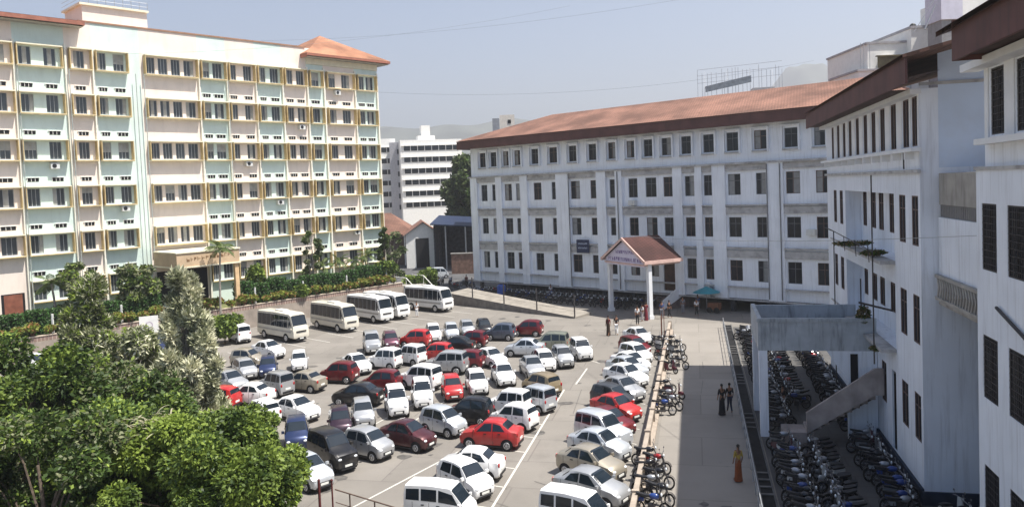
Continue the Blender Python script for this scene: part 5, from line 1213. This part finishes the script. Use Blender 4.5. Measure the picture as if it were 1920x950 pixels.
T('broadleaf_tree', 'grey green tree against the hostel, second from the left edge', 'tree', PA(25.2, -78.4, GZ), 6.4, 1.9, 20, 2600, .24, [LS2, LG, LG2], (1.5, 1, 1), BARKL, 66, .3, .35, tr=.013)
T('evergreen_tree', 'large dark evergreen beside the left end of the office block', 'tree', (-7.3, 164, 0), 20.3, 5.6, 60, 15000, .55, [LF, LG2], (1.5, 1), BARK, 71, .12, .3, flat=1.1, upright=.3)
T('dry_tree', 'reddish brown half bare tree at the foot of the dark evergreen', 'tree', (-3.6, 150, 0), 10.5, 2.8, 24, 2200, .4, [leafmat('rusty leaf', (.25, .15, .06), (.32, .22, .1), .3, 1), LF], (1, 1), BARKL, 72, .2, .3)
# palms
def palm(label, loc, h, nf, fl, seed):
    rg = random.Random(seed); t = thing('palm_tree', label, 'palm', loc); b = MB(); p = Vector((0, 0, -.1))
    lx = rg.uniform(-.05, .05)
    for k in range(8): q = Vector((lx*k*k*.15, 0, h*(k+1)/8)); b.tube(p, q, .13-.006*k, .125-.006*k, 8); p = q
    b.build('trunk', BARKL, t)
    b = MB(); top = p
    for k in range(nf):
        a_ = k*2.4+rg.uniform(-.3, .3); e_ = rg.uniform(-.1, 1.2); d = Vector((math.cos(a_)*math.cos(e_), math.sin(a_)*math.cos(e_), math.sin(e_))); p = top.copy()
        for j in range(9):
            q = p+d*fl/9; s = Vector((-d.y, d.x, 0)).normalized(); dn_ = Vector((0, 0, -1)); w = fl*.2*math.sin(math.pi*(j+1)/11)
            for sg_ in (1, -1):
                for f_ in (0, .5):
                    o_ = p.lerp(q, f_); b.poly([o_, o_+s*sg_*w+dn_*w*.5+d*w*.5, o_+s*sg_*w*.95+dn_*w*.5+d*w*.75, p.lerp(q, f_+.35)])
            p = q; d.z -= .17; d.normalize()
    b.build('frond_crown', LP, t); return t
palm('dark palm against the hostel wall near the left edge, above the hedge', PA(23.6, -79.2, GZ), 4.6, 16, 1.8, 1)
palm('tall palm with a brown trunk rising before the entrance canopy', PA(37.2, -75.2, 0), 8.6, 18, 1.7, 2)
for i, (u, h, lab) in enumerate([(52.6, 3.2, 'small palm, first of a line at the far end of the hedge'), (55.0, 3.6, 'small palm, second of a line at the far end of the hedge'), (57.3, 3.4, 'small palm, third of a line at the far end of the hedge'), (59.3, 3.9, 'small palm, fourth of a line at the far end of the hedge')]):
    palm(lab, PA(u, -80.2, GZ), h, 13, 1.5, 10+i)
# clipped hedge blocks and planter shrubs
def hedge_block(seed):
    rg = random.Random(seed); t = thing('hedge_block', 'clipped dark green hedge block in the row before the hostel', 'hedge'); b = MB(); b.box(-.62, .62, -.5, .5, 0, 2.0); b.build('stems', mat('hedge inside', (.012, .025, .008), 1, .3), t); b = MB()
    for _ in range(1500):
        f = rg.choice((0, 0, 1, 2, 3, 4)); x, y, z = rg.uniform(-.78, .78), rg.uniform(-.62, .62), rg.uniform(0, 2.2)
        if f == 0: y = -.62
        if f == 1: x = -.78
        if f == 2: x = .78
        if f == 3: z = 2.2
        if f == 4: y = .62
        q = Vector((x, y, z))+Vector([rg.gauss(0, .05) for _ in range(3)]); d = Vector([rg.gauss(0, 1) for _ in range(3)]).normalized(); s = d.cross(Vector([rg.gauss(0, 1) for _ in range(3)])).normalized()
        b.poly([q-d*.12, q+s*.07, q+d*.12, q-s*.07], rg.choice((0, 0, 1)))
    b.build('foliage', [LH, LG2], t); return t
hb0 = hedge_block(1); n = 0; u = 12.0
while u < 60:
    if not (33.2 < u < 40.8):
        p = PA(u, -78.0, GZ); o = hb0 if n == 0 else dup(hb0); o.location = p; o.rotation_euler.z = math.pi/2-aA; o['label'] = 'clipped dark green hedge block, '+ordw(n)+' from the left before the hostel'; o['group'] = 'clipped hedge blocks before the hostel'; s_ = rnd.uniform(.85, 1.08); o.scale = (1.06, 1, s_*1.18); n += 1
        if n % 3 == 0:
            b = MB(); b.box(-.07, .07, -.07, .07, 0, 2.1); k = b.build('hedge_post', WHP); k.location = PA(u+.95, -77.3, GZ); tag(k, 'white post in the hedge row, '+ordw(n//3-1)+' from the left', 'post', 'white posts in the hedge')
    u += 1.95
def planter_shrub(seed):
    rg = random.Random(seed); t = thing('planter_shrub', 'yellow green topped shrub on reddish stems along the planter edge', 'shrub'); b = MB()
    for k in range(6): b.tube((rg.uniform(-.12, .12), rg.uniform(-.1, .1), 0), (rg.uniform(-.35, .35), rg.uniform(-.3, .3), .8), .022, n=4)
    b.build('stem', mat('reddish stem', (.25, .1, .07), .9, .3), t); b = MB(); leafcloud(b, (0, 0, 1.0), (.6, .5, .33), 420, .2, rg, (3, 1, 1)); b.build('foliage', [LY, LG, leafmat('rust leaf', (.3, .12, .05), (.35, .2, .08), .3, 2)], t); return t
ps0 = [planter_shrub(1), planter_shrub(2)]; n = 0; u = 14.0
while u < 60.8:
    o = ps0[n] if n < 2 else dup(ps0[n % 2]); o.location = PA(u, -76.45, GZ+.1); o.rotation_euler.z = rnd.uniform(0, 6); s_ = rnd.uniform(.8, 1.25); o.scale = (s_,)*3; o['label'] = 'yellow green topped shrub on reddish stems, '+ordw(n)+' from the left along the planter edge'; o['group'] = 'shrubs along the planter edge'; n += 1; u += rnd.uniform(.95, 1.5)
# creepers and plants on the balconies and walls
def clump(name, label, cat, loc, rad, n, size, seed, mats=None):
    rg = random.Random(seed); b = MB(); leafcloud(b, (0, 0, 0), rad, n, size, rg, (1, 1)); o = b.build(name, mats or [LG2, leafmat('dry leaf', (.16, .12, .05), (.2, .15, .07), .3, 3)], loc=loc); tag(o, label, cat); return o
def onC(x, y, z): o, rz = frame(193.1, -8.74, x); d = Vector((-math.sin(rz), math.cos(rz), 0)); return Vector((o.x, o.y, z))+d*y
clump('balcony_plant', 'trailing green plants on the upper balcony ledge of the side wing', 'plant', onC(-45.5, -.5, 9.75), (1.3, .3, .14), 420, .1, 1)
clump('balcony_plant', 'dry brown plants at the near end of the upper balcony ledge', 'plant', onC(-40.5, -.5, 9.7), (.7, .3, .14), 300, .1, 2)
clump('wall_plant', 'dark green creeper hanging over the end of the stained platform', 'plant', onC(-42.6, -.6, 6.3), (.4, .35, .6), 450, .1, 3)
clump('wall_plant', 'small green weeds on the ledge right of the stained platform', 'plant', onC(-39.6, -.5, 5.3), (.6, .25, .15), 220, .09, 4)
# grass and weeds under the trees
b = MB(); rg = random.Random(9)
for _ in range(9000):
    x = rg.uniform(-32, -9); y = rg.uniform(17, 46)
    if x > -5.5-(y-14)*.38-1: continue
    q = Vector((x, y, .05)); d = Vector((rg.gauss(0, .4), rg.gauss(0, .4), 1)).normalized(); s = Vector((rg.gauss(0, 1), rg.gauss(0, 1), 0)).normalized(); h = rg.uniform(.15, .5)
    b.poly([q-s*.05, q+s*.05, q+d*h], 0)
struct(b.build('undergrowth', [LG2]), 'stuff')
# ------------------------------------------------------------ people
def skin(edges, verts, name, m, parent, root=0, lv=1):
    me = bpy.data.meshes.new(name); me.from_pydata([v[:3] for v in verts], edges, []); o = bpy.data.objects.new(name, me); C.objects.link(o)
    md = o.modifiers.new('s', 'SKIN'); 
    for i, v in enumerate(verts): sv = me.skin_vertices[0].data[i]; sv.radius = (v[3], v[4] if len(v) > 4 else v[3]); sv.use_root = (i == root)
    md.use_smooth_shade = True; sb = o.modifiers.new('u', 'SUBSURF'); sb.levels = lv; sb.render_levels = lv
    dg = bpy.context.evaluated_depsgraph_get(); nm = bpy.data.meshes.new_from_object(o.evaluated_get(dg)); o.modifiers.clear(); o.data = nm; nm.materials.clear(); nm.materials.append(m); o.parent = parent
    return o
SKN = mat('brown skin', (.22, .11, .065), .6, .08)
HAIR = mat('black hair', (.012, .01, .01), .5, .2)
def person(label, loc, rz, top, bottom, pose='stand', h=1.7, dress=False, group=None):
    t = thing('person', label, 'person', loc, rz, group); k = h/1.7; st_ = .22 if pose == 'walk' else .03
    V = [(0, 0, .95, .13, .11), (0, 0, 1.18, .125, .10), (0, 0, 1.38, .145, .1), (0, 0, 1.48, .055), (0, .02, 1.56, .07, .08), (.0, .015, 1.66, .075, .085),
         (.09, 0, .88, .085), (.10, .5*st_, .5, .058), (.10, -.6*st_, .1, .04), (.10, -.6*st_+.14, .035, .035),
         (-.09, 0, .88, .085), (-.10, -.2*st_+.05, .5, .058), (-.10, st_, .1, .04), (-.10, st_+.14, .035, .035),
         (.18, 0, 1.40, .05), (.24, -.03, 1.13, .04), (.25, .08, .9, .028), (.25, .13, .82, .03),
         (-.18, 0, 1.40, .05), (-.24, .02, 1.13, .04), (-.25, .1, .9, .028), (-.25, .15, .82, .03)]
    E_ = [(0, 1), (1, 2), (2, 3), (3, 4), (4, 5), (0, 6), (6, 7), (7, 8), (8, 9), (0, 10), (10, 11), (11, 12), (12, 13), (2, 14), (14, 15), (15, 16), (16, 17), (2, 18), (18, 19), (19, 20), (20, 21)]
    skin(E_, V, 'body', SKN, t)
    tv = [(*v[:3], *[r+.016 for r in v[3:]]) for v in V]
    ids = [0, 1, 2, 14, 15, 18, 19]; mp = {o: i for i, o in enumerate(ids)}
    skin([(mp[a_], mp[b_]) for a_, b_ in E_ if a_ in mp and b_ in mp], [tv[i] for i in ids], 'shirt', top, t)
    if dress:
        b = MB(); rows = []
        for z, r_ in ((.03, .24), (.3, .21), (.7, .18), (.98, .155), (1.05, .14)): rows.append([(r_*math.cos(a_*math.pi/6), r_*.8*math.sin(a_*math.pi/6)+.02, z) for a_ in range(12)])
        b.ring(rows); b.build('skirt', bottom, t, smooth=60)
        b = MB(); b.ring([[(-.15, .13, 1.43), (-.02, .15, 1.45), (.0, .16, 1.43)], [(.05, .17, 1.15), (.17, .12, 1.12), (.12, .15, 1.08)], [(.15, -.1, .8), (.2, .02, .8), (.17, .05, .75)]]); b.build('scarf', bottom, t)
    else:
        ids = [0, 6, 7, 8, 10, 11, 12]; mp = {o: i for i, o in enumerate(ids)}
        skin([(mp[a_], mp[b_]) for a_, b_ in E_ if a_ in mp and b_ in mp], [tv[i] for i in ids], 'trousers', bottom, t)
    b = MB(); b.ball((0, -.005, 1.665), .092, .1, .085, 12, 7)
    if dress: b.tube((0, -.08, 1.66), (0, -.1, 1.35), .035, .015)
    b.build('hair', HAIR, t, smooth=70)
    b = MB(); b.ball((0, .105, 1.60), .012, .02, .018, 6, 4); b.build('nose', SKN, t)
    b = MB()
    for s in (1, -1): b.ball((s*.03, .088, 1.625), .01, .008, .007, 6, 4)
    b.build('eyes', HAIR, t)
    t.scale = (.85*k, .85*k, k); return t
def cl(n, c): return mat('cloth '+n, c, .9, .1, 4)
BKc, WHc, REc, BLc, ORc, GRc, YEc, PIc, KHc = cl('black', (.015, .015, .018)), cl('white', (.7, .7, .7)), cl('maroon', (.16, .02, .03)), cl('blue', (.06, .1, .25)), cl('orange', (.55, .13, .03)), cl('grey', (.2, .2, .22)), cl('ochre', (.35, .25, .05)), cl('pink', (.6, .3, .32)), cl('khaki', (.25, .2, .13))
person('woman in a long dark dress walking across the sunlit concrete before the porch', (8.2, 69.7, .02), R(150), REc, cl('dark brown', (.05, .03, .02)), 'walk', 1.75, True)
person('person in white trousers and dark top beside the woman in the dark dress', (8.95, 69.9, .02), R(170), BKc, WHc, 'walk', 1.75)
person('person in a white shirt and black trousers standing before the porch column', (11.5, 74.2, .02), R(200), WHc, BKc, 'stand', 1.85)
person('person in pale clothes at the foot of the porch column', (12.3, 76.2, .02), R(120), WHc, cl('pale', (.5, .45, .45)), 'stand', 1.65)
person('person in maroon clothes standing just left of the right porch column', (12.75, 76.6, .02), R(190), REc, REc, 'stand', 1.8, True)
person('person in blue grey shirt right of the porch column', (14.4, 77.2, .02), R(160), BLc, GRc, 'stand', 1.75)
person('person in black clothes right of the porch by the stair parapet', (15.2, 77.6, .02), R(210), BKc, BKc, 'walk', 1.7)
person('person in grey standing in the shade left of the umbrella', (17.0, 79.6, .02), R(170), GRc, GRc, 'stand', 1.75)
person('person in white shirt at the edge of the sun below the umbrella', (18.0, 78.0, .02), R(190), WHc, BKc, 'walk', 1.7)
person('person in pale trousers under the turquoise umbrella', (18.8, 80.8, .02), R(190), BLc, cl('pale2', (.4, .4, .42)), 'stand', 1.7)
person('person in long black dress walking in the shade, left of a pair by the drain', (11.6, 44.6, .02), R(10), BKc, BKc, 'walk', 1.78, True)
person('person in dark clothes walking in the shade, right of a pair by the drain', (12.15, 45.0, .02), R(5), BKc, cl('dark blue', (.02, .025, .05)), 'walk', 1.72)
person('woman in an ochre sari with an orange hem walking in the shade beside the drain', (9.65, 34.6, .02), R(15), YEc, cl('rust', (.22, .06, .02)), 'walk', 1.65, True)
person('person in a white shirt standing before the farthest minibus', (-10.6, 84.3, .02), R(200), WHc, WHc, 'stand', 1.7)
person('person in blue shirt leaning at a ground floor window behind the ramp', onB(-60.6, -1.2, .02), R(200), WHc, BLc, 'stand', 1.7)
person('person in a dark red shirt walking by the far left corner of the office block', (-6.6, 108.5, .02), R(160), REc, BKc, 'walk', 1.7)
person('person in white shirt standing by the far shed road', (-10.4, 108, .02), R(160), WHc, BKc, 'stand', 1.7)
person('person in dark shirt among the motorcycles beneath the platform', UV(46.8, 4.6, .02), R(100), BKc, WHc, 'stand', 1.6)
person('person in white helmet coloured shirt at the far end of the motorcycle yard', UV(68.5, 4.9, .02), R(100), WHc, GRc, 'stand', 1.6)
# ------------------------------------------------------------ haze
hz = bpy.data.materials.new('haze'); hz.use_nodes = True; N = hz.node_tree.nodes; N.remove(N['Principled BSDF'])
pv = N.new('ShaderNodeVolumePrincipled'); pv.inputs['Color'].default_value = (.86, .87, .89, 1); pv.inputs['Density'].default_value = .00048; pv.inputs['Anisotropy'].default_value = .3
hz.node_tree.links.new(pv.outputs[0], N['Material Output'].inputs['Volume'])
b = MB(); b.box(-3000, 3000, -60, 4600, -1.1, 480); h = b.build('haze', hz); struct(h, 'stuff')
